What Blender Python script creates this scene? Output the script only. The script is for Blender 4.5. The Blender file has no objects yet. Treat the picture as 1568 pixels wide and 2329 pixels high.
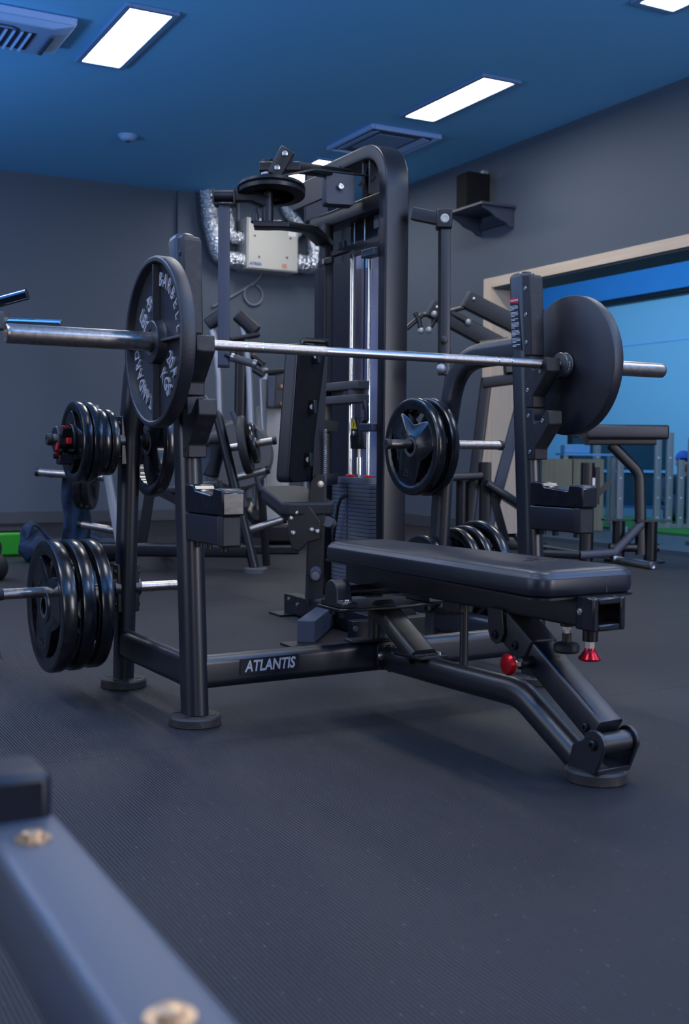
import bpy, bmesh, math, random
from mathutils import Vector, Matrix, Euler
random.seed(7)
C = bpy.context.scene.collection
SC = bpy.context.scene
PI = math.pi
R = math.radians
V = Vector

# ------------------------------------------------------------------ camera
cam_d = bpy.data.cameras.new('camera')
cam = bpy.data.objects.new('camera', cam_d)
C.objects.link(cam)
cam_d.sensor_fit = 'VERTICAL'
cam_d.sensor_height = 36.0
cam_d.lens = 40.235
cam_d.clip_start = 0.02
cam.matrix_world = Matrix(((0.88136, 0.01702, -0.47214, -1.7035),
                           (-0.47236, 0.05045, -0.87996, -2.9299),
                           (0.00884, 0.99858, 0.05250, 0.7507),
                           (0, 0, 0, 1)))
cam_d.dof.use_dof = True
cam_d.dof.focus_distance = 3.45
cam_d.dof.aperture_fstop = 5.6
SC.camera = cam

# ------------------------------------------------------------------ world, exposure, lights
w = bpy.data.worlds.new('world')
SC.world = w
w.use_nodes = True
bg = w.node_tree.nodes['Background']
bg.inputs[0].default_value = (0.30, 0.48, 1.0, 1)
bg.inputs[1].default_value = 0.05
SC.view_settings.view_transform = 'Standard'
SC.view_settings.look = 'None'
SC.view_settings.exposure = 0.0
SC.view_settings.gamma = 1.0
SC.view_settings.use_curve_mapping = False
PANEL_L = 28.0            # radiance of the ceiling LED panels

# rectangular area light; every use below is an unseen added light
def area(name, loc, sx, sy, energy, col, rot=(0, 0, 0)):
    l = bpy.data.lights.new(name, 'AREA')
    l.shape = 'RECTANGLE'; l.size = sx; l.size_y = sy
    l.energy = energy; l.color = col
    o = bpy.data.objects.new(name, l); C.objects.link(o)
    o.location = loc; o.rotation_euler = rot
    return o
# unseen fill behind and left of the camera, added for highlights on black steel
area('added_fill_light', (3.0, -6.6, 1.7), 0.9, 2.4, 150, (0.96, 0.93, 1.0), (R(90), 0, R(0)))
area('added_fill_light', (-3.6, -6.6, 1.7), 0.7, 2.4, 50, (0.96, 0.93, 1.0), (R(90), 0, R(0)))
area('added_fill_light', (-6.2, 1.5, 1.8), 4.5, 2.4, 80, (0.80, 0.85, 1.0), (R(90), 0, R(-90)))
# unseen blue lights pointing up, added to brighten the ceiling
for lx, ly, e in ((-3.4, 4.8, 200), (-3.6, 0.6, 150), (-0.4, -4.8, 165), (2.8, -2.8, 200)):
    area('added_ceiling_fill', (lx, ly, 1.75), 1.2, 1.2, e, (0.22, 0.50, 1.0), (R(180), 0, 0))
area('added_side_wall_fill', (5.7, 8.6, 2.85), 0.6, 4.0, 135, (0.42, 0.72, 1.0), (0, R(-82), 0))  # added light hidden above the opening, aimed at the far side wall
area('added_side_wall_fill', (5.7, 3.6, 2.85), 0.6, 4.0, 135, (0.42, 0.72, 1.0), (0, R(-82), 0))  # second added light for the same wall

# ------------------------------------------------------------------ materials
MAT = {}
def mat(name, col, rough=0.5, metal=0.0, spec=0.5, emit=None, estr=1.0, noise=None, bump=None,
        coat=0.0, trans=0.0, alpha=1.0):
    """noise=(scale, second colour, amount, low, high); bump=(scale, strength, distance)"""
    m = bpy.data.materials.new(name); m.use_nodes = True
    nt = m.node_tree; b = nt.nodes['Principled BSDF']
    b.inputs['Base Color'].default_value = (*col, 1)
    b.inputs['Roughness'].default_value = rough
    b.inputs['Metallic'].default_value = metal
    b.inputs['Specular IOR Level'].default_value = spec
    b.inputs['Coat Weight'].default_value = coat
    b.inputs['Transmission Weight'].default_value = trans
    b.inputs['Alpha'].default_value = alpha
    if emit:
        b.inputs['Emission Color'].default_value = (*emit, 1)
        b.inputs['Emission Strength'].default_value = estr
    if noise or bump:
        tc = nt.nodes.new('ShaderNodeTexCoord')
    if noise:
        n = nt.nodes.new('ShaderNodeTexNoise'); n.inputs['Scale'].default_value = noise[0]
        n.inputs['Detail'].default_value = 6
        nt.links.new(tc.outputs['Object'], n.inputs['Vector'])
        r = nt.nodes.new('ShaderNodeValToRGB')
        r.color_ramp.elements[0].position = noise[3]; r.color_ramp.elements[1].position = noise[4]
        nt.links.new(n.outputs['Fac'], r.inputs['Fac'])
        mx = nt.nodes.new('ShaderNodeMix'); mx.data_type = 'RGBA'
        mul = nt.nodes.new('ShaderNodeMath'); mul.operation = 'MULTIPLY'; mul.inputs[1].default_value = noise[2]
        nt.links.new(r.outputs['Color'], mul.inputs[0]); nt.links.new(mul.outputs[0], mx.inputs[0])
        mx.inputs[6].default_value = (*col, 1); mx.inputs[7].default_value = (*noise[1], 1)
        nt.links.new(mx.outputs[2], b.inputs['Base Color'])
    if bump:
        n2 = nt.nodes.new('ShaderNodeTexNoise'); n2.inputs['Scale'].default_value = bump[0]
        n2.inputs['Detail'].default_value = 3
        nt.links.new(tc.outputs['Object'], n2.inputs['Vector'])
        bp = nt.nodes.new('ShaderNodeBump'); bp.inputs['Strength'].default_value = bump[1]
        bp.inputs['Distance'].default_value = bump[2]
        nt.links.new(n2.outputs['Fac'], bp.inputs['Height']); nt.links.new(bp.outputs[0], b.inputs['Normal'])
    MAT[name] = m
    return m

mat('powder_black', (0.006, 0.007, 0.012), 0.38, spec=0.8, bump=(900, 0.05, 0.001))
mat('powder_worn', (0.010, 0.0105, 0.014), 0.42, spec=0.8, noise=(26, (0.075, 0.07, 0.066), 0.5, 0.55, 0.8))
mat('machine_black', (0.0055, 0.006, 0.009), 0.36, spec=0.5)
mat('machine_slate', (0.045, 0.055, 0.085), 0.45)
mat('nylon', (0.012, 0.012, 0.015), 0.52, noise=(38, (0.05, 0.047, 0.045), 0.5, 0.5, 0.85), bump=(160, 0.12, 0.002))
mat('foot_rubber', (0.028, 0.025, 0.024), 0.55, noise=(45, (0.16, 0.13, 0.11), 0.55, 0.55, 0.8))
mat('rubber', (0.006, 0.0065, 0.009), 0.24, spec=0.65, noise=(30, (0.03, 0.03, 0.033), 0.6, 0.5, 0.8), bump=(60, 0.1, 0.002))
mat('rubber_matt', (0.013, 0.013, 0.015), 0.55)
mat('iron', (0.012, 0.0135, 0.020), 0.42, spec=0.6, bump=(420, 0.35, 0.002))
mat('iron_letters', (0.42, 0.44, 0.50), 0.4, noise=(120, (0.12, 0.13, 0.16), 0.6, 0.55, 0.75))
mat('brushed_steel', (0.46, 0.42, 0.38), 0.34, metal=1.0, noise=(90, (0.26, 0.22, 0.19), 0.7, 0.4, 0.7))
mat('bar_steel', (0.50, 0.46, 0.43), 0.36, metal=1.0, noise=(200, (0.28, 0.25, 0.22), 0.7, 0.4, 0.7), bump=(1500, 0.25, 0.001))
mat('chrome', (0.72, 0.73, 0.75), 0.14, metal=1.0)
mat('zinc', (0.60, 0.58, 0.54), 0.3, metal=1.0)
mat('vinyl', (0.015, 0.017, 0.024), 0.36, spec=0.55, bump=(700, 0.08, 0.001))
mat('vinyl_stitch', (0.06, 0.063, 0.075), 0.6)
mat('red_alu', (0.55, 0.012, 0.02), 0.26, metal=0.7)
mat('red_plastic', (0.62, 0.01, 0.012), 0.4)
mat('knob_black', (0.02, 0.019, 0.02), 0.5)
mat('label_black', (0.008, 0.008, 0.014), 0.4)
mat('label_red', (0.60, 0.015, 0.03), 0.4)
mat('white_print', (0.72, 0.72, 0.74), 0.5)
mat('logo_silver', (0.66, 0.65, 0.68), 0.35, metal=0.3)
mat('yellow_label', (0.75, 0.55, 0.01), 0.5)
mat('orange_label', (0.85, 0.16, 0.01), 0.5)
mat('seat_vinyl', (0.02, 0.02, 0.024), 0.55, spec=0.4)
mat('weight_plate', (0.10, 0.112, 0.14), 0.5)
mat('matt_black', (0.006, 0.006, 0.008), 0.8, spec=0.2)
mat('shroud_lilac', (0.30, 0.31, 0.46), 0.5)
mat('bar_grey', (0.10, 0.105, 0.125), 0.45)
mat('mid_grey', (0.075, 0.075, 0.08), 0.5)
mat('bush_grey', (0.075, 0.07, 0.07), 0.55)
mat('silver_grey', (0.34, 0.36, 0.40), 0.4, metal=0.5)
mat('white_metal', (0.50, 0.52, 0.49), 0.5)
mat('cream_grey', (0.45, 0.45, 0.43), 0.5)
mat('led', (0.9, 0.9, 0.88), 0.5, emit=(1.0, 0.965, 0.92), estr=PANEL_L)
mat('trim_blue', (0.16, 0.28, 0.50), 0.5)
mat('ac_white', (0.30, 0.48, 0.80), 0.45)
mat('ac_dark', (0.03, 0.05, 0.09), 0.5)
mat('foil', (0.70, 0.74, 0.80), 0.22, metal=1.0, bump=(38, 0.9, 0.03))
mat('cable_grey', (0.20, 0.22, 0.27), 0.6)
mat('navy_cloth', (0.006, 0.022, 0.055), 0.8, bump=(30, 0.5, 0.02))
mat('green_plastic', (0.02, 0.30, 0.015), 0.5)
mat('turf', (0.01, 0.16, 0.02), 0.9, bump=(300, 0.6, 0.01))
mat('skin', (0.45, 0.24, 0.18), 0.55)
mat('blue_cloth', (0.008, 0.06, 0.30), 0.8)
mat('acrylic', (0.5, 0.75, 0.9), 0.08, trans=0.0, alpha=0.35)
mat('teal_panel', (0.006, 0.045, 0.085), 0.35)
mat('blue_print', (0.02, 0.08, 0.25), 0.5)
mat('dark_chrome', (0.10, 0.12, 0.16), 0.18, metal=1.0)
mat('brass', (0.75, 0.52, 0.33), 0.35, metal=1.0)
mat('blue_steel', (0.02, 0.05, 0.14), 0.4)
mat('sky_blue', (0.16, 0.42, 0.75), 0.4)

def paint_mat(name, col, col2, scale, rough=0.75):
    return mat(name, col, rough, noise=(scale, col2, 0.6, 0.35, 0.7), bump=(250, 0.05, 0.002))
paint_mat('ceiling_paint', (0.175, 0.52, 0.86), (0.16, 0.50, 0.84), 0.6, 0.8)
paint_mat('wall_paint', (0.086, 0.112, 0.152), (0.079, 0.104, 0.142), 0.8, 0.7)
paint_mat('skirting_paint', (0.06, 0.066, 0.08), (0.055, 0.06, 0.075), 2.0, 0.6)
paint_mat('side_wall_paint', (0.20, 0.42, 0.60), (0.19, 0.40, 0.58), 0.5, 0.8)
paint_mat('side_band_paint', (0.03, 0.22, 0.55), (0.025, 0.19, 0.5), 1.4, 0.8)

def wood_mat(name, a, b, axis='Z'):
    m = bpy.data.materials.new(name); m.use_nodes = True
    nt = m.node_tree; bs = nt.nodes['Principled BSDF']; bs.inputs['Roughness'].default_value = 0.55
    tc = nt.nodes.new('ShaderNodeTexCoord'); mp = nt.nodes.new('ShaderNodeMapping')
    s = {'X': (0.6, 14, 14), 'Y': (14, 0.6, 14), 'Z': (14, 14, 0.6)}[axis]
    mp.inputs['Scale'].default_value = s
    n = nt.nodes.new('ShaderNodeTexNoise'); n.inputs['Scale'].default_value = 2.0; n.inputs['Detail'].default_value = 5
    r = nt.nodes.new('ShaderNodeValToRGB')
    r.color_ramp.elements[0].color = (*a, 1); r.color_ramp.elements[1].color = (*b, 1)
    r.color_ramp.elements[0].position = 0.35; r.color_ramp.elements[1].position = 0.7
    nt.links.new(tc.outputs['Object'], mp.inputs[0]); nt.links.new(mp.outputs[0], n.inputs['Vector'])
    nt.links.new(n.outputs['Fac'], r.inputs['Fac']); nt.links.new(r.outputs['Color'], bs.inputs['Base Color'])
    MAT[name] = m
wood_mat('pine', (0.62, 0.50, 0.40), (0.70, 0.58, 0.47))
wood_mat('plywood', (0.26, 0.25, 0.19), (0.20, 0.19, 0.13))

# ribbed rubber floor mats: fine ribs, scuffs and white crumbs
def mat_floor(name, base, rib_dir):
    m = bpy.data.materials.new(name); m.use_nodes = True
    nt = m.node_tree; b = nt.nodes['Principled BSDF']
    b.inputs['Roughness'].default_value = 0.55; b.inputs['Specular IOR Level'].default_value = 0.35
    g = nt.nodes.new('ShaderNodeNewGeometry')
    mp = nt.nodes.new('ShaderNodeMapping'); mp.inputs['Rotation'].default_value = (0, 0, rib_dir)
    nt.links.new(g.outputs['Position'], mp.inputs[0])
    wv = nt.nodes.new('ShaderNodeTexWave'); wv.inputs['Scale'].default_value = 42.0
    wv.inputs['Distortion'].default_value = 0.0
    nt.links.new(mp.outputs[0], wv.inputs['Vector'])
    n1 = nt.nodes.new('ShaderNodeTexNoise'); n1.inputs['Scale'].default_value = 1.6; n1.inputs['Detail'].default_value = 5
    nt.links.new(g.outputs['Position'], n1.inputs['Vector'])
    r1 = nt.nodes.new('ShaderNodeValToRGB')
    r1.color_ramp.elements[0].color = (*[c * 0.8 for c in base], 1); r1.color_ramp.elements[0].position = 0.3
    r1.color_ramp.elements[1].color = (*[c * 1.25 for c in base], 1); r1.color_ramp.elements[1].position = 0.75
    nt.links.new(n1.outputs['Fac'], r1.inputs['Fac'])
    # crumbs
    vo = nt.nodes.new('ShaderNodeTexVoronoi'); vo.voronoi_dimensions = '2D'; vo.inputs['Scale'].default_value = 26.0
    nt.links.new(g.outputs['Position'], vo.inputs['Vector'])
    sep = nt.nodes.new('ShaderNodeSeparateColor'); nt.links.new(vo.outputs['Color'], sep.inputs[0])
    sz = nt.nodes.new('ShaderNodeMath'); sz.operation = 'MULTIPLY_ADD'
    nt.links.new(sep.outputs[0], sz.inputs[0]); sz.inputs[1].default_value = 0.14; sz.inputs[2].default_value = -0.085
    lt = nt.nodes.new('ShaderNodeMath'); lt.operation = 'LESS_THAN'
    nt.links.new(vo.outputs['Distance'], lt.inputs[0]); nt.links.new(sz.outputs[0], lt.inputs[1])
    mx = nt.nodes.new('ShaderNodeMix'); mx.data_type = 'RGBA'
    nt.links.new(lt.outputs[0], mx.inputs[0]); nt.links.new(r1.outputs['Color'], mx.inputs[6])
    mx.inputs[7].default_value = (0.16, 0.16, 0.17, 1)
    nt.links.new(mx.outputs[2], b.inputs['Base Color'])
    bp = nt.nodes.new('ShaderNodeBump'); bp.inputs['Strength'].default_value = 0.8; bp.inputs['Distance'].default_value = 0.0025
    nt.links.new(wv.outputs['Fac'], bp.inputs['Height']); nt.links.new(bp.outputs[0], b.inputs['Normal'])
    MAT[name] = m
mat_floor('ribbed_rubber', (0.023, 0.0212, 0.0235), 0.0)
mat('joint_dark', (0.006, 0.006, 0.008), 0.8)
mat('side_floor', (0.05, 0.075, 0.11), 0.4, noise=(1.2, (0.06, 0.09, 0.13), 0.5, 0.4, 0.7))

# ------------------------------------------------------------------ mesh helpers
def basis(t, up):
    t = t.normalized()
    s = t.cross(up)
    if s.length < 1e-6:
        s = t.cross(V((1, 0, 0)) if abs(t.x) < 0.9 else V((0, 1, 0)))
    s.normalize()
    return t, s, s.cross(t)

def rrect(wd, ht, r, n=4):
    """rounded rectangle, wd along u, ht along v"""
    r = min(r, wd / 2 - 1e-5, ht / 2 - 1e-5)
    p = []
    for cx, cy, a0 in ((wd/2-r, ht/2-r, 0), (-wd/2+r, ht/2-r, 90), (-wd/2+r, -ht/2+r, 180), (wd/2-r, -ht/2+r, 270)):
        for i in range(n + 1):
            a = R(a0 + 90 * i / n)
            p.append((cx + r*math.cos(a), cy + r*math.sin(a)))
    return p
def circ(r, n=20):
    return [(r*math.cos(2*PI*i/n), r*math.sin(2*PI*i/n)) for i in range(n)]

def fillet(pts, rad, n=8):
    pts = [V(p) for p in pts]
    out = [pts[0]]
    for i in range(1, len(pts)-1):
        a, b, c = pts[i-1], pts[i], pts[i+1]
        d1, d2 = (a-b).normalized(), (c-b).normalized()
        ang = d1.angle(d2)
        l = min(rad / math.tan(ang/2), (a-b).length*0.49, (c-b).length*0.49)
        p1, p2 = b + d1*l, b + d2*l
        for k in range(n+1):
            t = k/n
            out.append(p1*(1-t)**2 + b*2*t*(1-t) + p2*t*t)
    out.append(pts[-1])
    return out

class G:
    def __init__(self):
        self.bm = bmesh.new()
    def box(self, c, s, rot=None):
        m = Matrix.Translation(V(c))
        if rot is not None:
            m = m @ (rot.to_4x4() if isinstance(rot, Matrix) else Euler(rot).to_matrix().to_4x4())
        m = m @ Matrix.Diagonal((s[0], s[1], s[2], 1))
        bmesh.ops.create_cube(self.bm, size=1.0, matrix=m)
        return self
    def obox(self, p0, p1, wd, ht, up=(0, 0, 1), r=0.0):
        return self.tube([p0, p1], rrect(wd, ht, r, 3) if r else [(wd/2, ht/2), (-wd/2, ht/2), (-wd/2, -ht/2), (wd/2, -ht/2)], up)
    def tube(self, path, prof, up=(0, 0, 1), scale=None, caps=True):
        path = [V(p) for p in path]; up = V(up); bm = self.bm
        rings = []
        for i, p in enumerate(path):
            if i == 0: t = path[1]-path[0]
            elif i == len(path)-1: t = path[-1]-path[-2]
            else: t = (path[i+1]-p).normalized() + (p-path[i-1]).normalized()
            t, s, v = basis(t, up)
            k = scale[i] if scale else 1.0
            rings.append([bm.verts.new(p + s*(u_*k) + v*(v_*k)) for u_, v_ in prof])
        n = len(prof)
        for a, b in zip(rings, rings[1:]):
            for j in range(n):
                bm.faces.new((a[j], a[(j+1) % n], b[(j+1) % n], b[j]))
        if caps:
            bm.faces.new(rings[0][::-1]); bm.faces.new(rings[-1])
        return self
    def cyl(self, p0, p1, r, r1=None, n=20):
        return self.tube([p0, p1], circ(r, n), (0.123, 0.456, 0.789), scale=[1.0, (r1/r if r1 is not None else 1.0)])
    def round(self, path, r, n=10):
        path = [V(p) for p in path]
        # keep a stable frame for arbitrary paths
        d = (path[-1]-path[0])
        up = V((0.31, 0.17, 0.93))
        if d.length > 1e-6 and abs(d.normalized().dot(up.normalized())) > 0.9: up = V((0.9, 0.3, 0.1))
        return self.tube(path, circ(r, n), up)
    def lathe(self, p0, axis, prof, n=32):
        """prof: list of (t along axis, radius)"""
        t, s, v = basis(V(axis), V((0.123, 0.456, 0.789))); p0 = V(p0); bm = self.bm
        rings = []
        for d, r in prof:
            if r < 1e-6: rings.append([bm.verts.new(p0 + t*d)])
            else: rings.append([bm.verts.new(p0 + t*d + (s*math.cos(2*PI*i/n) + v*math.sin(2*PI*i/n))*r) for i in range(n)])
        for a, b in zip(rings, rings[1:]):
            for j in range(n):
                k = (j+1) % n
                if len(a) == 1 and len(b) == 1: continue
                if len(a) == 1: bm.faces.new((a[0], b[k], b[j]))
                elif len(b) == 1: bm.faces.new((a[j], a[k], b[0]))
                else: bm.faces.new((a[j], a[k], b[k], b[j]))
        return self
    def prism(self, pts, o, ux, uy, thick):
        o, ux, uy, th = V(o), V(ux), V(uy), V(thick); bm = self.bm
        a = [bm.verts.new(o + ux*p[0] + uy*p[1]) for p in pts]
        b = [bm.verts.new(o + ux*p[0] + uy*p[1] + th) for p in pts]
        n = len(pts)
        bm.faces.new(a[::-1]); bm.faces.new(b)
        for j in range(n):
            bm.faces.new((a[j], a[(j+1) % n], b[(j+1) % n], b[j]))
        return self
    def ball(self, c, r, sc=(1, 1, 1), u=20, v=12, rot=None):
        m = Matrix.Translation(V(c))
        if rot is not None: m = m @ Euler(rot).to_matrix().to_4x4()
        m = m @ Matrix.Diagonal((sc[0], sc[1], sc[2], 1))
        bmesh.ops.create_uvsphere(self.bm, u_segments=u, v_segments=v, radius=r, matrix=m)
        return self
    def mesh(self, me):
        self.bm.from_mesh(me); return self

INV = {}          # thing -> world-to-thing matrix
def build(g, name, m, parent=None, world=False, bevel=0.0, ang=32, smooth=True, seg=2):
    bmesh.ops.recalc_face_normals(g.bm, faces=g.bm.faces[:])
    me = bpy.data.meshes.new(name)
    g.bm.to_mesh(me); g.bm.free()
    if world and parent is not None:
        me.transform(INV[root_of(parent).name])
    me.materials.append(MAT[m] if isinstance(m, str) else m)
    if smooth:
        me.polygons.foreach_set('use_smooth', [True]*len(me.polygons))
        me.set_sharp_from_angle(angle=R(ang))
    o = bpy.data.objects.new(name, me); C.objects.link(o)
    if parent is not None: o.parent = parent
    if bevel:
        md = o.modifiers.new('bevel', 'BEVEL'); md.width = bevel; md.segments = seg
        md.limit_method = 'ANGLE'; md.angle_limit = R(35); md.harden_normals = False
    return o
def root_of(o):
    while o.parent is not None: o = o.parent
    return o
def tag(o, label, cat, group=None, kind=None):
    o['label'] = label; o['category'] = cat
    if group: o['group'] = group
    if kind: o['kind'] = kind
    return o
def thing(name, label, cat, loc=(0, 0, 0), rotz=0.0, group=None, rot=None):
    o = bpy.data.objects.new(name, None); C.objects.link(o)
    o.empty_display_size = 0.1
    o.location = loc
    o.rotation_euler = rot if rot is not None else (0, 0, rotz)
    INV[o.name] = (Matrix.Translation(V(loc)) @ Euler(o.rotation_euler).to_matrix().to_4x4()).inverted()
    return tag(o, label, cat, group)
def struct(o):
    o['kind'] = 'structure'; return o
def dup(root, loc, rot, label, group=None):
    r = root.copy(); C.objects.link(r); r.location = loc; r.rotation_euler = rot
    r['label'] = label
    if group: r['group'] = group
    for ch in list(root.children):
        c = ch.copy(); C.objects.link(c); c.parent = r
        for gch in list(ch.children):
            d = gch.copy(); C.objects.link(d); d.parent = c
    return r

_txt = {}
def text_mesh(body, size=1.0, extrude=0.0, offset=0.0, shear=0.0, align='CENTER'):
    cu = bpy.data.curves.new('text', 'FONT')
    cu.body = body; cu.size = size; cu.extrude = extrude; cu.offset = offset; cu.shear = shear
    cu.align_x = align; cu.align_y = 'CENTER'; cu.resolution_u = 3
    ob = bpy.data.objects.new('text', cu); C.objects.link(ob)
    dg = bpy.context.evaluated_depsgraph_get(); dg.update()
    me = bpy.data.meshes.new_from_object(ob.evaluated_get(dg))
    bpy.data.objects.remove(ob); bpy.data.curves.remove(cu)
    return me
def put_text(g, body, size, o, ux, uy, extrude=0.0006, offset=0.0, shear=0.0, align='CENTER', sx=1.0):
    """adds text to g; ux = reading direction, uy = letter up"""
    me = text_mesh(body, size, extrude, offset, shear, align)
    ux, uy = V(ux).normalized(), V(uy).normalized(); uz = ux.cross(uy)
    M = Matrix((( ux.x*sx, uy.x, uz.x, o[0]), (ux.y*sx, uy.y, uz.y, o[1]), (ux.z*sx, uy.z, uz.z, o[2]), (0, 0, 0, 1)))
    me.transform(M)
    g.bm.from_mesh(me); bpy.data.meshes.remove(me)
    return g
def bolt(parent, c, axis, r=0.009, h=0.007, m='zinc', name='bolt', world=False):
    t = V(axis).normalized()
    g = G().lathe(c, t, [(-0.002, r*1.35), (0.0015, r*1.35), (0.0015, r), (h*0.75, r), (h, r*0.8), (h, r*0.45), (h*0.5, r*0.4), (h*0.5, 0)], 14)
    return build(g, name, m, parent, world=world)

# ------------------------------------------------------------------ the room
CZ, BY, RX = 3.5, 8.775, 4.49
struct(build(G().box((-1.0, 1.0, -0.09), (11.1, 16.2, 0.15)), 'floor', 'joint_dark'))
floor = bpy.data.objects['floor']
ME_MAT = None
MW, MH = 1.83, 1.2255
rows = [(-0.213 + k*MH, MH, 0.63 if k % 2 == 0 else -0.43, MW) for k in range(0, 8)]
rows += [(-0.213 - MW*k, MW, -0.43 + 0.3*(k - 1), MW) for k in range(1, 5)]
for y0, hh, off, ww in rows:
    for k in range(-4, 4):
        x0 = off + k*ww
        xa, xb = max(x0, -6.4), min(x0 + ww, RX - 0.01)
        if xb - xa < 0.05: continue
        if ME_MAT is None:
            o = build(G().box((0.5, 0.5, 0), (1, 1, 1)), 'rubber_mat', 'ribbed_rubber', floor, smooth=False)
            ME_MAT = o.data
        else:
            o = bpy.data.objects.new('rubber_mat', ME_MAT); C.objects.link(o); o.parent = floor
        gx = 0.001 if y0 > -0.3 else 0.0002
        o.location = (xa + gx, y0 + 0.001, -0.006)
        o.scale = (xb - xa - 2*gx, min(hh, BY - 0.02 - y0) - 0.002, 0.012)
struct(build(G().box((-1.0, 1.4, CZ + 0.05), (11.0, 14.8, 0.1)), 'ceiling', 'ceiling_paint'))
struct(build(G().box((-0.7, BY + 0.08, CZ/2), (10.8, 0.16, CZ + 0.2)), 'wall_back', 'wall_paint'))
struct(build(G().box((3.5, BY - 0.025, CZ/2), (1.97, 0.05, CZ)), 'trim_1', 'wall_paint'))
struct(build(G().box((-1.9, BY - 0.012, 0.06), (8.8, 0.024, 0.12)), 'baseboard_back', 'skirting_paint', bevel=0.004))
OY0, OY1, OZ = 1.1, 5.77, 2.265
g = G()
g.box((RX + 0.18, (OY1 + BY)/2, CZ/2), (0.36, BY - OY1, CZ))
g.box((RX + 0.18, (OY0 + OY1)/2, (OZ + CZ)/2), (0.36, OY1 - OY0, CZ - OZ))
g.box((RX + 0.18, (OY0 - 6)/2, CZ/2), (0.36, OY0 + 6, CZ))
struct(build(g, 'wall_right', 'wall_paint'))
struct(build(G().box((RX - 0.012, (OY1 + 0.12 + BY - 0.06)/2, 0.06), (0.024, BY - 0.18 - OY1, 0.12)), 'baseboard_right', 'skirting_paint', bevel=0.004))
# wooden frame of the wide opening to the side room
dr = bpy.data.objects.new('door_1', None); C.objects.link(dr); dr.location = (RX, OY1, 0); dr['kind'] = 'structure'
INV['door_1'] = Matrix.Translation(V((-RX, -OY1, 0)))
build(G().box((RX - 0.012, OY1 + 0.055, 1.178), (0.024, 0.12, 2.355)), 'jamb_board', 'pine', dr, world=True, bevel=0.003)
wood_mat('pine_head', (0.62, 0.50, 0.40), (0.70, 0.58, 0.47), 'Y')
build(G().box((RX - 0.012, (OY0 + OY1)/2 - 0.003, OZ + 0.045), (0.024, OY1 - OY0 - 0.006, 0.09)), 'head_board', 'pine_head', dr, world=True, bevel=0.003)
build(G().box((RX + 0.18, OY1 - 0.008, OZ/2), (0.36, 0.016, OZ)), 'jamb_lining', 'pine', dr, world=True)
build(G().box((RX + 0.18, (OY0 + OY1)/2 - 0.01, OZ - 0.008), (0.36, OY1 - OY0 - 0.02, 0.016)), 'head_lining', 'wall_paint', dr, world=True)

# side room
struct(build(G().box((7.2, 3.5, -0.08), (4.7, 15.0, 0.15)), 'floor_side', 'side_floor'))
struct(build(G().box((9.9, 5.0, 1.48), (0.2, 14.0, 2.96)), 'wall_side', 'side_wall_paint'))
struct(build(G().box((9.9, 5.0, 3.23), (0.26, 14.0, 0.54)), 'trim_2', 'side_band_paint'))
struct(build(G().cyl((9.72, -2, 2.97), (9.72, 12, 2.97), 0.05), 'trim_3', 'machine_black'))
struct(build(G().box((9.79, 5.0, 2.33), (0.02, 14.0, 0.02)), 'trim_4', 'sky_blue'))
struct(build(G().box((7.2, 12.1, 1.75), (5.4, 0.2, 3.5)), 'wall_side_end', 'side_wall_paint'))
struct(build(G().box((7.4, 5.0, CZ + 0.05), (5.1, 14.4, 0.1)), 'ceiling_side', 'side_wall_paint'))
tu = build(G().box((6.9, 6.2, 0.006), (1.6, 9.0, 0.02)), 'turf_strip', 'turf')
tag(tu, 'bright green strip of artificial turf on the side room floor', 'turf', kind='stuff')

# ------------------------------------------------------------------ ceiling fittings
def panel_parts(t):
    w2, l2 = 0.175, 0.595
    g = G()
    for sx in (-1, 1): g.box((sx*(w2 - 0.02), 0, -0.012), (0.04, 2*l2, 0.024))
    for sy in (-1, 1): g.box((0, sy*(l2 - 0.02), -0.012), (2*w2 - 0.08, 0.04, 0.024))
    build(g, 'frame', 'trim_blue', t, bevel=0.004)
    build(G().prism(rrect(2*w2 - 0.075, 2*l2 - 0.075, 0.02), (0, 0, -0.016), (1, 0, 0), (0, 1, 0), (0, 0, 0.008)), 'diffuser', 'led', t)
lt = thing('ceiling_light', 'large lit LED ceiling panel at upper left beside the air conditioner', 'ceiling light', (0.66, 4.64, CZ), group='rectangular LED ceiling panels')
panel_parts(lt)
vis = [((3.32, 4.64), 'lit LED ceiling panel at upper right nearest the ceiling cassette'),
       ((3.34, 7.34), 'far lit LED ceiling panel half hidden behind the machine pulley'),
       ((3.33, 1.92), 'LED ceiling panel cut off at the top right corner of the photo')]
for (x, y), lb in vis:
    dup(lt, (x, y, CZ), (0, 0, 0), lb)
for (x, y), lb in (((0.66, 1.98), 'above the bench just out of the picture'), ((-2.0, 4.64), 'left of the picture near the back wall'), ((-2.0, 1.98), 'left of the picture beside the rack'),
                   ((0.66, -0.68), 'overhead in front of the camera'), ((3.33, -0.7), 'right of the picture near the opening'), ((-2.0, -0.68), 'overhead left of the camera'),
                   ((0.66, -3.34), 'overhead right behind the camera'), ((3.33, -3.34), 'behind the camera at far right'), ((-2.0, 7.3), 'left of the picture at the back wall corner')):
    dup(lt, (x, y, CZ), (0, 0, 0), 'lit LED ceiling panel ' + lb, 'LED panels out of the picture')

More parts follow.
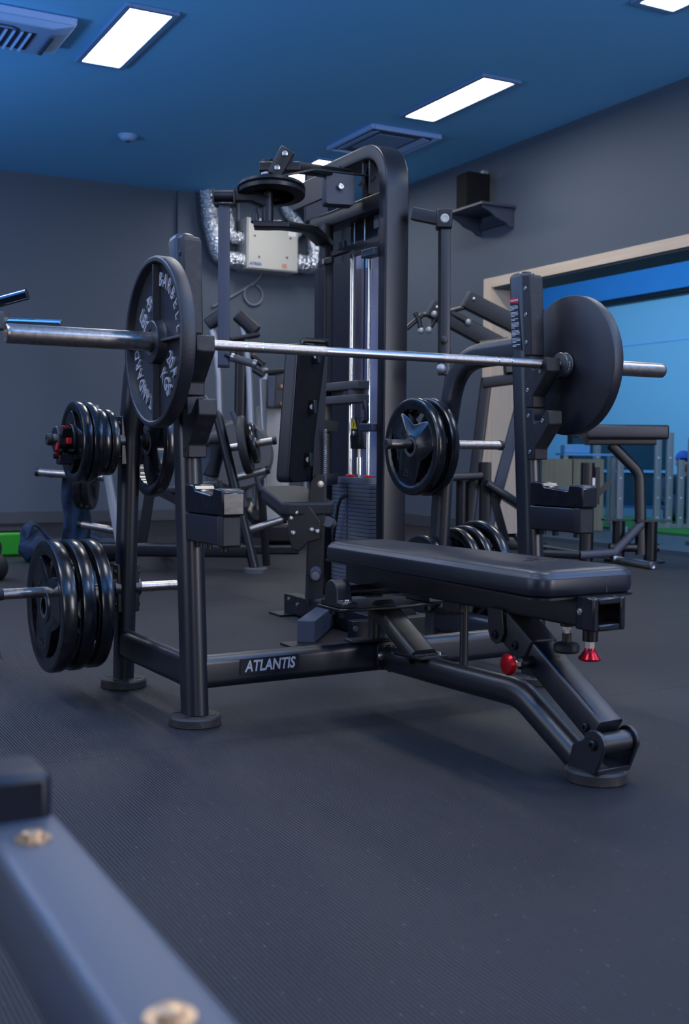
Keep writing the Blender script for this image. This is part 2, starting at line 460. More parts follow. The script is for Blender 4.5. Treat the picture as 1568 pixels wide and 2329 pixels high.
t = thing('air_conditioner', 'ceiling air conditioner with slatted grille cut off at the top left', 'air conditioner', (-0.4, 4.75, CZ - 0.004))
g = G()
z1, z0 = 0.0, -0.085
def frustum(g, x0, x1, y0, y1, za, ix, iy, zb):
    bm = g.bm
    a = [bm.verts.new((x, y, za)) for x, y in ((x0, y0), (x1, y0), (x1, y1), (x0, y1))]
    b = [bm.verts.new((x, y, zb)) for x, y in ((x0+ix, y0+iy), (x1-ix, y0+iy), (x1-ix, y1-iy), (x0+ix, y1-iy))]
    bm.faces.new(a); bm.faces.new(b[::-1])
    for j in range(4): bm.faces.new((a[j], b[j], b[(j+1) % 4], a[(j+1) % 4]))
frustum(g, -0.72, 0.70, -0.30, 0.31, 0.0, 0.01, 0.01, -0.05)
frustum(g, -0.71, 0.69, -0.29, 0.30, -0.05, 0.14, 0.03, -0.085)
build(g, 'housing', 'ac_white', t, bevel=0.008)
build(G().box((-0.02, 0.03, -0.0855), (0.98, 0.34, 0.006)), 'grille_recess', 'ac_dark', t)
for k in range(19):
    build(G().box((-0.47 + k*0.05, 0.03, -0.096), (0.016, 0.33, 0.022), (0, R(28), 0)), 'slat', 'ac_white', t)
build(G().round([(-0.6, -0.20, -0.088), (0.30, -0.20, -0.089), (0.36, -0.16, -0.089)], 0.006), 'louvre_seam', 'ac_dark', t)
build(G().tube([(0.575, -0.14, -0.09), (0.575, 0.22, -0.09)], rrect(0.03, 0.02, 0.008)), 'air_slot', 'ac_dark', t)

t = thing('ceiling_cassette', 'square air conditioning cassette in the ceiling above the tall machine', 'air conditioner', (3.425, 5.97, CZ))
g = G()
for sx in (-1, 1): g.box((sx*0.33, 0, -0.02), (0.035, 0.84, 0.04))
for sy in (-1, 1): g.box((0, sy*0.405, -0.02), (0.625, 0.03, 0.04))
build(g, 'frame', 'ac_white', t, bevel=0.006)
build(G().box((0, 0, -0.012), (0.62, 0.77, 0.02)), 'panel', 'ac_dark', t)
build(G().box((0, 0, -0.024), (0.36, 0.5, 0.012)), 'intake_grille', 'trim_blue', t, bevel=0.01)
for sx in (-1, 1): build(G().box((sx*0.25, 0, -0.03), (0.075, 0.62, 0.008), (0, R(12*sx), 0)), 'louvre', 'ac_white', t)
t = thing('smoke_detector', 'small round smoke detector on the blue ceiling', 'smoke detector', (1.41, 6.95, CZ))
build(G().lathe((0, 0, 0), (0, 0, -1), [(0, 0.085), (0.012, 0.085), (0.018, 0.075), (0.03, 0.07), (0.045, 0.05), (0.05, 0.0)], 28), 'housing', 'ac_white', t)
build(G().lathe((0, 0, -0.05), (0, 0, -1), [(-0.004, 0.022), (0.006, 0.02), (0.01, 0)], 16), 'sensor_cap', 'ac_dark', t)

# ------------------------------------------------------------------ ventilation unit on the back wall
t = thing('ventilation_unit', 'pale grey metal ventilation box between foil ducts on the back wall', 'ventilation unit', (3.5, 8.6, 2.7))
fy = 8.45
build(G().box((3.495, 8.59, 2.97), (0.61, 0.27, 0.545)), 'casing', 'cream_grey', t, world=True, bevel=0.006)
build(G().box((3.495, fy - 0.003, 2.97), (0.585, 0.012, 0.52)), 'front_panel', 'cream_grey', t, world=True, bevel=0.004)
for x, z in ((3.28, 3.05), (3.70, 3.06), (3.33, 2.83), (3.66, 2.85), (3.26, 3.19)):
    build(G().lathe((x, fy - 0.008, z), (0, -1, 0), [(0, 0.012), (0.006, 0.012), (0.008, 0.004), (0.008, 0)], 12), 'screw', 'mid_grey', t, world=True)
g = G(); put_text(g, 'ATREA', 0.045, (3.29, fy - 0.0105, 2.752), (1, 0, 0), (0, 0, 1), 0.0008, 0.002)
build(g, 'lettering', 'blue_print', t, world=True, smooth=False)
build(G().box((3.63, fy - 0.0095, 2.755), (0.06, 0.002, 0.05)), 'sticker', 'skin', t, world=True)
build(G().box((3.72, fy - 0.0095, 3.13), (0.09, 0.002, 0.09)), 'sticker', 'white_print', t, world=True)
def duct(path, r, label):
    p = fillet(path, 0.22, 10)
    # resample for corrugation
    q = []
    for a, b in zip(p, p[1:]):
        n = max(1, int((b-a).length/0.012))
        q += [a.lerp(b, i/n) for i in range(n)]
    q.append(p[-1])
    sc = [1.0 + 0.05*math.sin(i*1.7) + random.uniform(-0.03, 0.03) for i in range(len(q))]
    base = V(path[-1])
    o = build(G().tube(q, circ(r, 22), (0, 1, 0), scale=sc), 'foil_duct', 'foil', ang=70)
    tag(o, label, 'duct', 'crinkled foil ventilation ducts')
duct([(2.80, 8.60, 3.5), (2.83, 8.60, 3.2), (2.93, 8.58, 2.80), (3.19, 8.58, 2.79)], 0.095, 'long foil duct hanging left of the pale ventilation box')
duct([(2.98, 8.62, 3.5), (3.02, 8.62, 3.28), (3.06, 8.6, 3.04), (3.19, 8.6, 3.04)], 0.075, 'short foil duct entering the upper left side of the ventilation box')
duct([(3.99, 8.5, 3.5), (4.03, 8.5, 3.2), (4.06, 8.5, 2.80), (3.80, 8.55, 2.83)], 0.105, 'foil duct bending under into the lower right side of the ventilation box')
duct([(3.72, 8.64, 3.5), (3.76, 8.64, 3.38), (3.94, 8.64, 3.25), (3.80, 8.6, 3.10)], 0.07, 'foil duct dropping to the upper right side of the ventilation box')
cp = [(3.46, 8.66, 2.70), (3.45, 8.69, 2.66), (3.40, 8.70, 2.60), (3.33, 8.70, 2.555)]
lp = [(3.38 + 0.11*math.cos(a), 8.70, 2.46 + 0.11*math.sin(a)) for a in [R(75 - 14*i) for i in range(26)]]
cp2 = [(3.33, 8.705, 2.555), (3.20, 8.70, 2.47), (3.02, 8.70, 2.36), (2.9, 8.70, 2.30)]
g = G().round(cp + cp2[1:], 0.012, 8); g.round(lp, 0.011, 8); g.ball((3.36, 8.70, 2.575), 0.022)
tag(build(g, 'looped_cable', 'cable_grey'), 'grey cable coiled in a loop below the ventilation box', 'cable')
g = G().round([(3.20, 8.705, 3.49), (3.20, 8.705, 3.0)], 0.014, 8)
tag(build(g, 'conduit', 'cable_grey'), 'thin vertical pipe running down behind the ventilation box', 'pipe')

# ------------------------------------------------------------------ speaker and shelf on the right wall
t = thing('wall_shelf', 'small dark wall shelf with curved brackets under the black speaker', 'shelf', (4.49, 5.75, 2.93))
build(G().box((4.30, 5.72, 2.938), (0.37, 0.58, 0.024)), 'board', 'machine_slate', t, world=True, bevel=0.004)
pr = [(0, 0), (0.34, 0), (0.34, -0.02), (0.29, -0.035), (0.24, -0.06), (0.19, -0.095), (0.13, -0.115), (0.08, -0.13), (0.05, -0.16), (0, -0.17)]
for y in (5.46, 5.96):
    build(G().prism(pr, (4.485, y, 2.926), (-1, 0, 0), (0, 0, 1), (0, 0.025, 0)), 'bracket', 'machine_slate', t, world=True, bevel=0.003)
build(G().box((4.47, 5.71, 2.84), (0.03, 0.475, 0.06)), 'back_rail', 'machine_slate', t, world=True)
t = thing('speaker', 'black box loudspeaker standing on the dark wall shelf', 'speaker', (4.28, 5.80, 2.95))
build(G().box((4.28, 5.80, 3.11), (0.24, 0.18, 0.32)), 'cabinet', 'matt_black', t, world=True, bevel=0.006)
build(G().box((4.155, 5.80, 3.11), (0.012, 0.165, 0.30)), 'grille', 'matt_black', t, world=True, bevel=0.004)
build(G().box((4.36, 5.75, 3.285), (0.05, 0.05, 0.03)), 'wall_clamp', 'silver_grey', t, world=True)

# ------------------------------------------------------------------ the bench press rack
TH = R(2.3)
BO = V((0.009, 0.027, 0))
rack = thing('bench_press_rack', 'black steel bench press station with padded flat bench and loaded storage pegs', 'bench press', BO, TH)
def yc(z): return 0.072*z
RT_Z = rrect(0.050, 0.093, 0.0249, 8)       # upright section of flat-oval rails: u sideways, v up
for sx in (-1, 1):
    X = sx*0.6
    # front upright (flat oval, long side along the bench)
    zs = [0.028, 0.7, 1.325, 1.335, 1.341, 1.344]
    build(G().tube([(X, yc(z), z) for z in zs], rrect(0.064, 0.094, 0.0315, 8), (0, 1, 0), scale=[1, 1, 1, 0.93, 0.75, 0.3]), 'front_upright', 'powder_black', rack)
    # rear upright sweeping forward into the front one
    pth = fillet([(X, 0.578, 0.028), (X, 0.52, 0.80), (X, 0.45, 1.085), (X, 0.09, 1.093)], 0.27, 14)
    build(G().tube(pth, rrect(0.086, 0.056, 0.0275, 8), (1, 0, 0)), 'rear_upright', 'powder_worn' if sx > 0 else 'powder_black', rack)
    build(G().tube([(X, 0.555, 0.14), (X, 0.03, 0.14)], RT_Z), 'side_rail', 'powder_black', rack)
    for y in (0.0, 0.575):
        f = build(G().lathe((X, y, 0), (0, 0, 1), [(0, 0.069), (0.003, 0.0715), (0.022, 0.0715), (0.027, 0.068), (0.029, 0.06), (0.03, 0)], 40), 'foot_disc', 'foot_rubber', rack)
        for k in range(4):
            a = R(45 + 90*k)
            build(G().lathe((X + 0.052*math.cos(a), y + 0.052*math.sin(a), 0.0292), (0, 0, 1), [(0, 0.009), (0.0012, 0.009), (0.0012, 0)], 12), 'bolt_hole', 'label_black', f)
    # plastic bar guards and hooks, bolted on the front of the upright
    XA = X - 0.0275
    def off(y, z): return (y, z)
    guard = [(0.079, 1.333), (0.034, 1.331), (0.024, 1.318), (0.010, 1.066), (0.048, 1.066)]
    gp = build(G().prism(guard, (XA, 0, 0), (0, 1, 0), (0, 0, 1), (0.055, 0, 0)), 'bar_guard', 'nylon', rack, bevel=0.005)
    def hook(dz, dy, bot):
        return [(0.045+dy, 0.897+dz), (-0.002+dy, 0.897+dz), (-0.006+dy, 0.853+dz), (-0.012+dy, 0.850+dz), (-0.037+dy, 0.857+dz),
                (-0.066+dy, 0.889+dz), (-0.080+dy, 0.887+dz), (-0.083+dy, 0.845+dz), (-0.014+dy, 0.766+dz), (-0.014+dy, bot), (0.032+dy, bot)]
    hk = build(G().prism(hook(0.169, 0.0145, 0.899), (XA, 0, 0), (0, 1, 0), (0, 0, 1), (0.055, 0, 0)), 'bar_hook', 'nylon', rack, bevel=0.004)
    hk2 = build(G().prism(hook(0.0, 0.0, 0.731), (XA, 0, 0), (0, 1, 0), (0, 0, 1), (0.055, 0, 0)), 'bar_hook', 'nylon', rack, bevel=0.004)
    for par, y, z in ((gp, 0.047, 1.285), (gp, 0.042, 1.20), (gp, 0.037, 1.11), (hk, 0.027, 0.955), (hk, -0.034, 1.013), (hk2, 0.020, 0.872), (hk2, -0.050, 0.855), (hk2, 0.010, 0.755)):
        build(G().lathe((XA + 0.0005, y, z), (-1, 0, 0), [(0, 0.0075), (0.002, 0.0075), (0.003, 0.006), (0.003, 0.003), (0.0015, 0.003), (0.0015, 0)], 12), 'screw', 'zinc' if sx > 0 else 'knob_black', par)
    # safety catch: steel arm with a moulded pad that has a raised lip at each end
    arm = [(0.10, 0.583), (-0.237, 0.583), (-0.237, 0.507), (0.10, 0.507)]
    build(G().tube([(X, 0.02, 0.545), (X, -0.205, 0.545)], rrect(0.052, 0.078, 0.006, 3)), 'catch_arm', 'powder_black', rack, bevel=0.002)
    build(G().prism(rrect(0.056, 0.082, 0.006, 3), (X, -0.205, 0.545), (1, 0, 0), (0, 0, 1), (0, -0.03, 0)), 'catch_end_cap', 'nylon', rack, bevel=0.006)
    padp = [(0.0, 0.585), (0.0, 0.655), (-0.006, 0.661), (-0.055, 0.660), (-0.068, 0.645), (-0.168, 0.637), (-0.180, 0.637), (-0.183, 0.650), (-0.190, 0.655), (-0.240, 0.653), (-0.246, 0.646), (-0.246, 0.586)]
    build(G().prism(padp, (X - 0.031, 0, 0), (0, 1, 0), (0, 0, 1), (0.062, 0, 0)), 'catch_pad', 'rubber', rack, bevel=0.005)
    for y in (-0.03, -0.09, -0.19):
        build(G().cyl((X, y, 0.508), (X, y, 0.49), 0.010, n=12), 'bolt', 'machine_black', rack)
    # storage pegs through the rear upright
    for y, z, lo, hi in ((0.515, 0.780, -0.26, 0.26), (0.552, 0.318, -0.40, 0.185)):
        a, b = (X + lo, X + hi) if sx < 0 else (X - hi*1.0, X - lo*1.0)
        if sx > 0 and z > 0.7: a, b = X - 0.26, X + 0.26
        pg = build(G().cyl((a + 0.012, y, z), (b - 0.012, y, z), 0.0165, n=24), 'storage_peg', 'brushed_steel', rack)
        for e, d in ((a, -1), (b, 1)):
            build(G().lathe((e - d*0.012, y, z), (d, 0, 0), [(-0.004, 0.0185), (0.008, 0.0185), (0.012, 0.016), (0.012, 0.005), (0.009, 0.004), (0.009, 0)], 24), 'end_cap', 'rubber_matt', pg)
        for d in (-1, 1):
            build(G().lathe((X + d*0.026, y, z), (d, 0, 0), [(-0.002, 0.028), (0.016, 0.028), (0.018, 0.026), (0.018, 0.0)], 24), 'collar', 'powder_black', pg)
        build(G().box((X, y, z), (0.072, 0.046, 0.15)), 'peg_bracket', 'machine_black', rack, bevel=0.003)
        for d in (-1, 1):
            for dz in (-0.05, 0.05):
                bolt(rack, (X + d*0.033, y - 0.01, z + dz), (d, 0, 0), 0.008, 0.008, 'machine_black')
# cross member and logo plate
build(G().tube([(-0.578, 0.0, 0.143), (0.578, 0.0, 0.143)], RT_Z), 'cross_member', 'powder_black', rack)
lp = build(G().prism(rrect(0.186, 0.046, 0.006), (-0.384, -0.0245, 0.151), (1, 0, 0), (0, 0, 1), (0, -0.003, 0)), 'logo_plate', 'label_black', rack, bevel=0.001)
g = G(); put_text(g, 'ATLANTIS', 0.043, (-0.384, -0.0278, 0.150), (1, 0, 0), (0, 0, 1), 0.0009, 0.0011, 0.17, sx=0.80)
build(g, 'lettering', 'logo_silver', lp, smooth=False)
# bench spine
u = [(-0.028, -0.026), (0.028, -0.026), (0.028, 0.026), (-0.028, 0.026)]
br = build(G().prism(rrect(0.075, 0.085, 0.018), (0.005, -0.024, 0.145), (1, 0, 0), (0, 0, 1), (0, -0.012, 0)), 'joint_plate', 'powder_black', rack, bevel=0.002)
bolt(br, (-0.018, -0.036, 0.145), (0, -1, 0), 0.010, 0.009)
g = G()
for k in range(9):
    a = R(20 + 40*k); g.ball((0.012 + 0.030*math.cos(a)*0.9, -0.044, 0.137 + 0.034*math.sin(a)), 0.008, (1, 0.8, 1), 8, 6)
build(g, 'weld_bead', 'machine_black', rack)
sp = fillet([(0.01, -0.036, 0.136), (0, -0.30, 0.143), (0, -0.665, 0.150), (0, -0.925, 0.012)], 0.16, 12)
build(G().tube(sp, rrect(0.062, 0.074, 0.0305, 8)), 'spine_tube', 'powder_black', rack)
f = build(G().lathe((0.0, -0.937, 0), (0, 0, 1), [(0, 0.069), (0.003, 0.0715), (0.024, 0.0715), (0.030, 0.067), (0.032, 0.06), (0.032, 0)], 40), 'foot_disc', 'foot_rubber', rack)
# pivot post, brace and hinge plate at the head end
build(G().tube([(-0.005, 0.015, 0.19), (-0.005, 0.015, 0.292)], circ(0.026, 24), (0, 1, 0)), 'pivot_post', 'powder_black', rack)
build(G().prism([(-0.11, 0.03), (0.10, 0.03), (0.10, -0.03), (0.02, -0.05), (-0.11, -0.02)], (0, 0, 0.188), (1, 0, 0), (0, 1, 0), (0, 0, 0.008)), 'gusset', 'powder_black', rack, bevel=0.002)
build(G().tube([(0, -0.005, 0.288), (0, -0.225, 0.172)], rrect(0.085, 0.05, 0.018, 5), (0, 0.4, 0.9)), 'brace_tube', 'powder_worn', rack)
bp = build(G().prism(rrect(0.105, 0.13, 0.006), (0.0, -0.215, 0.172), (1, 0, 0), (0, 1, -0.02), (0, 0, 0.010)), 'brace_foot', 'machine_black', rack, bevel=0.002)
bolt(bp, (0.03, -0.26, 0.183), (0, 0, 1), 0.009, 0.006)
g = G(); random.seed(3)
for k in range(11): g.ball((-0.045 + 0.009*k, -0.262 + 0.002*math.sin(k*2), 0.184), 0.0065, (1, 1, 0.7), 8, 6)
build(g, 'weld_bead', 'powder_worn', rack)
hp = build(G().prism([(-0.185, -0.075), (-0.185, 0.065), (-0.05, 0.12), (0.13, 0.12), (0.19, 0.05), (0.19, -0.05), (0.06, -0.085)], (0, 0, 0.290), (1, 0, 0), (0, 1, 0), (0, 0, 0.010)), 'hinge_plate', 'machine_black', rack, bevel=0.003)
for x, y in ((-0.165, -0.055), (-0.15, 0.03), (0.15, -0.03), (0.11, 0.09)):
    build(G().cyl((x, y, 0.292), (x, y, 0.272), 0.010, n=12), 'bolt', 'machine_black', hp)
pb = [(-0.072, 0)] + [(-0.072, 0.016), (-0.040, 0.018)] + [(-0.002 + 0.036*math.cos(R(180 - 18*k)), 0.042 + 0.036*math.sin(R(180 - 18*k))) for k in range(11)] + [(0.036, 0.018), (0.060, 0.016), (0.060, 0)]
for x in (-0.175, 0.125):
    b_ = build(G().prism([(p[0], p[1]) for p in pb], (x, -0.002, 0.300), (0, 1, 0), (0, 0, 1), (0.05, 0, 0)), 'pillow_block', 'powder_worn' if x < 0 else 'powder_black', rack, bevel=0.0035)
    bolt(b_, (x + 0.025, -0.058, 0.316), (0, 0, 1), 0.010, 0.008)
build(G().cyl((-0.14, -0.004, 0.342), (0.14, -0.004, 0.342), 0.017, n=20), 'pivot_shaft', 'machine_black', rack)
# pad and its beam
beam = build(G().tube([(0, 0.14, 0.384), (0, -0.915, 0.388)], rrect(0.078, 0.072, 0.008, 3)), 'pad_beam', 'powder_black', rack)
fr = [(-0.0485, -0.037), (0.0485, -0.037), (0.0485, 0.037), (-0.0485, 0.037)]
g = G()
for s in (-1, 1):
    g.box((s*0.0405, -0.940, 0.388), (0.016, 0.062, 0.076)); g.box((0, -0.940, 0.388 + s*0.030), (0.066, 0.062, 0.016))
g.box((0, -0.915, 0.388), (0.07, 0.01, 0.05))
ec = build(g, 'beam_end_cap', 'rubber', rack, bevel=0.004)
bolt(ec, (-0.049, -0.925, 0.392), (-1, 0, 0), 0.006, 0.004)
def padring(y, hw, z, r):  # half section
    pass
pad_bm = G()
# plan outline: tapered towards the head, rounded corners
def outline(inset=0.0, n=8):
    pts = []
    y0, y1, h0, h1 = -0.905 + inset, 0.150 - inset, 0.152 - inset, 0.112 - inset
    cr0, cr1 = 0.045, 0.03
    for (cx, cy, a0, cr) in ((h0-cr0, y0+cr0, -90, cr0), (h1-cr1, y1-cr1, 0, cr1), (-h1+cr1, y1-cr1, 90, cr1), (-h0+cr0, y0+cr0, 180, cr0)):
        for k in range(n+1):
            a = R(a0 + 90*k/n); pts.append((cx + cr*math.cos(a), cy + cr*math.sin(a)))
    return pts
def loft(g, rings):
    bm = g.bm
    vr = [[bm.verts.new(p) for p in r] for r in rings]
    n = len(vr[0])
    for a, b in zip(vr, vr[1:]):
        for j in range(n): bm.faces.new((a[j], a[(j+1) % n], b[(j+1) % n], b[j]))
    bm.faces.new(vr[0][::-1]); bm.faces.new(vr[-1])
def zpad(y): return 0.0 + (-0.006 if y > 0 else 0.0)
prof = [(0.006, 0.424), (0.0, 0.430), (-0.002, 0.445), (-0.001, 0.462), (0.001, 0.471), (0.0035, 0.4725), (0.0045, 0.4755), (0.008, 0.480), (0.018, 0.4845), (0.04, 0.486)]
loft(pad_bm, [[(x, y, z - 0.006*max(0, min(1, (y + 0.3)/0.45))) for x, y in outline(i)] for i, z in prof])
pad = build(pad_bm, 'bench_pad', 'vinyl', rack, ang=60)
ol = outline(0.0005, 8)
g = G(); g.tube([(x, y, 0.4668 - 0.006*max(0, min(1, (y + 0.3)/0.45))) for x, y in ol + ol[:1]], circ(0.0011, 6), (0, 0, 1), caps=False)
build(g, 'stitching', 'vinyl_stitch', pad)
g = G()
for (x, y, ax) in ((-0.15, -0.86, 0), (0.05, -0.905, 1)): g.box((x if ax == 0 else x, y, 0.447), (0.002, 0.003, 0.036))
build(g, 'seam', 'vinyl_stitch', pad)
build(G().prism(outline(-0.004, 6), (0, 0, 0.4185), (1, 0, 0), (0, 1, 0), (0, 0, 0.005)), 'pad_board', 'machine_black', rack)
g = G()
for p in ([(0, 0), (0.03, 0.018), (0.03, -0.006)], ): pass
for a, b in (((0.0, -0.68), (0.055, -0.68)), ((0.055, -0.68), (0.03, -0.64)), ((0.02, -0.70), (0.075, -0.705)), ((-0.03, -0.70), (-0.005, -0.67)), ((-0.005, -0.67), (0.0, -0.70)), ((0.04, -0.655), (0.09, -0.66))):
    g.cyl((a[0], a[1], 0.4861), (b[0], b[1], 0.4861), 0.0012, n=6)
build(g, 'embossed_mark', 'vinyl', pad)
# height rod, adjusting leg and knobs
build(G().cyl((0, -0.42, 0.17), (0, -0.42, 0.352), 0.0115, n=16), 'support_rod', 'powder_black', rack)
build(G().box((0, -0.39, 0.336), (0.05, 0.075, 0.03)), 'rod_stop', 'nylon', rack, bevel=0.004)
la, lb = V((0, -0.640, 0.318)), V((0, -0.985, 0.108))
d = (lb - la).normalized()
build(G().tube([la + d*0.03, lb - d*0.02], rrect(0.070, 0.070, 0.008, 3), (0, 0.5, 0.86)), 'adjusting_leg', 'powder_black', rack, bevel=0.0015)
sl = build(G().tube([la - d*0.015, la + d*0.105], rrect(0.082, 0.078, 0.006, 3), (0, 0.5, 0.86)), 'leg_sleeve', 'nylon', rack, bevel=0.004)
n_ = V((0, d.z, -d.y)); n_ = n_ if n_.z > 0 else -n_
build(G().lathe(la + d*0.15 + n_*0.0345, n_, [(0, 0.015), (0.0012, 0.015), (0.0012, 0)], 18), 'pin_hole', 'label_black', rack)
for s in (-1, 1):
    yoke = [(-0.585, 0.362), (-0.645, 0.362), (-0.652, 0.30), (-0.640, 0.278), (-0.620, 0.272), (-0.600, 0.28), (-0.590, 0.30)]
    yk = build(G().prism(yoke, (s*0.047 - 0.004, 0, 0), (0, 1, 0), (0, 0, 1), (0.008, 0, 0)), 'yoke_plate', 'powder_black', rack, bevel=0.002)
    bolt(yk, (s*0.051, -0.620, 0.296), (s, 0, 0), 0.010, 0.008, 'machine_black')
    bolt(rack, tuple(la + d*0.055 + V((s*0.041, 0, -0.012))), (s, 0, 0), 0.010, 0.007, 'machine_black')
    bolt(rack, tuple(lb - d*0.055 + V((s*0.035, 0, -0.01))), (s, 0, 0), 0.010, 0.007, 'machine_black')
    cl = [(-0.90, 0.03), (-0.915, 0.085)] + [(-0.985 + 0.034*math.cos(R(10 + 25*k)), 0.098 + 0.034*math.sin(R(10 + 25*k))) for k in range(8)] + [(-0.99, 0.03)]
    cv = build(G().prism(cl, (s*0.050 - 0.005, 0, 0), (0, 1, 0), (0, 0, 1), (0.010, 0, 0)), 'clevis_plate', 'powder_black', rack, bevel=0.002)
    bolt(cv, (s*0.055, -0.985, 0.098), (s, 0, 0), 0.011, 0.008, 'machine_black')
build(G().cyl((-0.046, -0.985, 0.098), (0.046, -0.985, 0.098), 0.024, n=24), 'clevis_barrel', 'powder_worn', rack)
build(G().box((0, -0.945, 0.036), (0.10, 0.10, 0.012)), 'clevis_base', 'machine_black', rack, bevel=0.002)
kb = build(G().cyl((-0.035, -0.742, 0.245), (-0.072, -0.742, 0.245), 0.016, n=20), 'pin_housing', 'machine_black', rack)
build(G().lathe((-0.072, -0.742, 0.245), (-1, 0, 0), [(0, 0.011), (0.012, 0.011), (0.012, 0.008), (0.02, 0.008)], 6), 'nut', 'zinc', kb)
build(G().lathe((-0.090, -0.742, 0.245), (-1, 0, 0), [(0, 0.009), (0.006, 0.016), (0.012, 0.026), (0.018, 0.027), (0.024, 0.022), (0.026, 0.013), (0.026, 0.0)], 32), 'red_knob', 'red_alu', kb)
k2 = build(G().cyl((0, -0.908, 0.354), (0, -0.908, 0.318), 0.018, n=20), 'pin_housing', 'machine_black', rack)
build(G().lathe((0, -0.908, 0.318), (0, 0, -1), [(0, 0.012), (0.016, 0.012), (0.016, 0.009), (0.024, 0.009)], 6), 'nut', 'zinc', k2)
build(G().lathe((0, -0.908, 0.302), (0, 0, -1), [(0, 0.012), (0.005, 0.013), (0.016, 0.021), (0.024, 0.027), (0.028, 0.025), (0.030, 0.02), (0.030, 0)], 32), 'red_knob', 'red_alu', k2)
k3 = build(G().cyl((0, -0.828, 0.354), (0, -0.828, 0.342), 0.016, n=20), 'pin_housing', 'machine_black', rack)
build(G().lathe((0, -0.828, 0.343), (0, 0, -1), [(0, 0.011), (0.009, 0.011), (0.009, 0.006), (0.03, 0.006)], 6), 'nut', 'zinc', k3)
g = G().cyl((0, -0.828, 0.325), (0, -0.828, 0.300), 0.011, n=16)
g.lathe((0, -0.828, 0.305), (0, 0, -1), [(0, 0.012), (0.003, 0.026), (0.008, 0.031), (0.02, 0.031), (0.026, 0.027), (0.028, 0)], 24)
build(g, 'lobed_knob', 'knob_black', k3)
# warning sticker on the right front upright
XS = 0.6 - 0.0322
st = build(G().prism([(0.119, 1.262), (0.075, 1.256), (0.052, 1.085), (0.098, 1.095)], (XS, 0.0, 0), (0, 1, 0), (0, 0, 1), (-0.0008, 0, 0)), 'warning_sticker', 'label_black', rack, smooth=False)
hd = build(G().prism([(0.119, 1.262), (0.075, 1.256), (0.0735, 1.240), (0.117, 1.246)], (XS - 0.0009, 0, 0), (0, 1, 0), (0, 0, 1), (-0.0004, 0, 0)), 'sticker_header', 'label_red', st, smooth=False)
g = G(); put_text(g, '! WARNING', 0.0085, (XS - 0.0016, 0.096, 1.251), (0, -1, 0), (0, 0, 1), 0.0002, 0.0002)
build(g, 'header_text', 'white_print', hd, smooth=False)
g = G(); random.seed(11)
z = 1.2335; blk = [4, 4, 2, 5, 5, 4, 2]
for nl in blk:
    for i in range(nl):
        y0 = 0.116 - (1.24 - z)*0.125
        ln = 0.036 if i < nl-1 else 0.018
        yy = y0
        while yy > y0 - ln:
            wl = random.uniform(0.002, 0.006)
            g.box((XS - 0.0012, yy - wl/2, z), (0.0004, wl, 0.0022)); yy -= wl + 0.0011
        z -= 0.0042
    z -= 0.0045
build(g, 'small_print', 'white_print', st, smooth=False)

# ------------------------------------------------------------------ weight plates
def grip_plate_mesh(Rr, t, n=108, w=R(38)):
    """rubber plate with three petal-shaped grip holes, axis along local X, face towards -X"""
    def rows(th):
        d = ((th - PI/2 + PI/3) % (2*PI/3)) - PI/3
        inside = abs(d) < w
        q = abs(d)/w
        rin = Rr*(0.46 + 0.31*q**1.6) if inside else Rr*0.775
        rout = Rr*0.79 - (0.004*abs(math.sin(d*15)) if inside else 0)
        return [(0.0255, .46), (0.028, .5), (.245*Rr, .5), (.265*Rr, .42), (rin - .03*Rr*(1 if inside else 0.3), .42), (rin, .36), (rout, .36), (.83*Rr, .44),
                (.86*Rr, .50), (.955*Rr, .50), (.985*Rr, .44), (Rr, .28)]
    bm = bmesh.new(); fr, bk = [], []
    for j in range(n):
        th = 2*PI*j/n; c, s = math.cos(th), math.sin(th)
        rw = rows(th)
        fr.append([bm.verts.new((-h*t, r*c, r*s)) for r, h in rw])
        bk.append([bm.verts.new((h*t, r*c, r*s)) for r, h in rw])
    nr = len(fr[0])
    def hole(j):
        th = 2*PI*(j + .5)/n
        d = ((th - PI/2 + PI/3) % (2*PI/3)) - PI/3
        return abs(d) < w - R(1.0)
    for j in range(n):
        k = (j+1) % n
        for i in range(nr-1):
            if i == 5 and hole(j): continue
            bm.faces.new((fr[j][i], fr[k][i], fr[k][i+1], fr[j][i+1]))
            bm.faces.new((bk[j][i], bk[j][i+1], bk[k][i+1], bk[k][i]))
        bm.faces.new((fr[j][nr-1], fr[k][nr-1], bk[k][nr-1], bk[j][nr-1]))
        bm.faces.new((fr[j][0], bk[j][0], bk[k][0], fr[k][0]))
        if hole(j):
            for i in (5, 6):
                bm.faces.new((fr[j][i], fr[k][i], bk[k][i], bk[j][i]))
            if not hole(k): bm.faces.new((fr[k][5], fr[k][6], bk[k][6], bk[k][5]))
            if not hole(j-1): bm.faces.new((fr[j][5], fr[j][6], bk[j][6], bk[j][5]))
    g = G(); g.bm.free(); g.bm = bm
    return g
_plates = {}
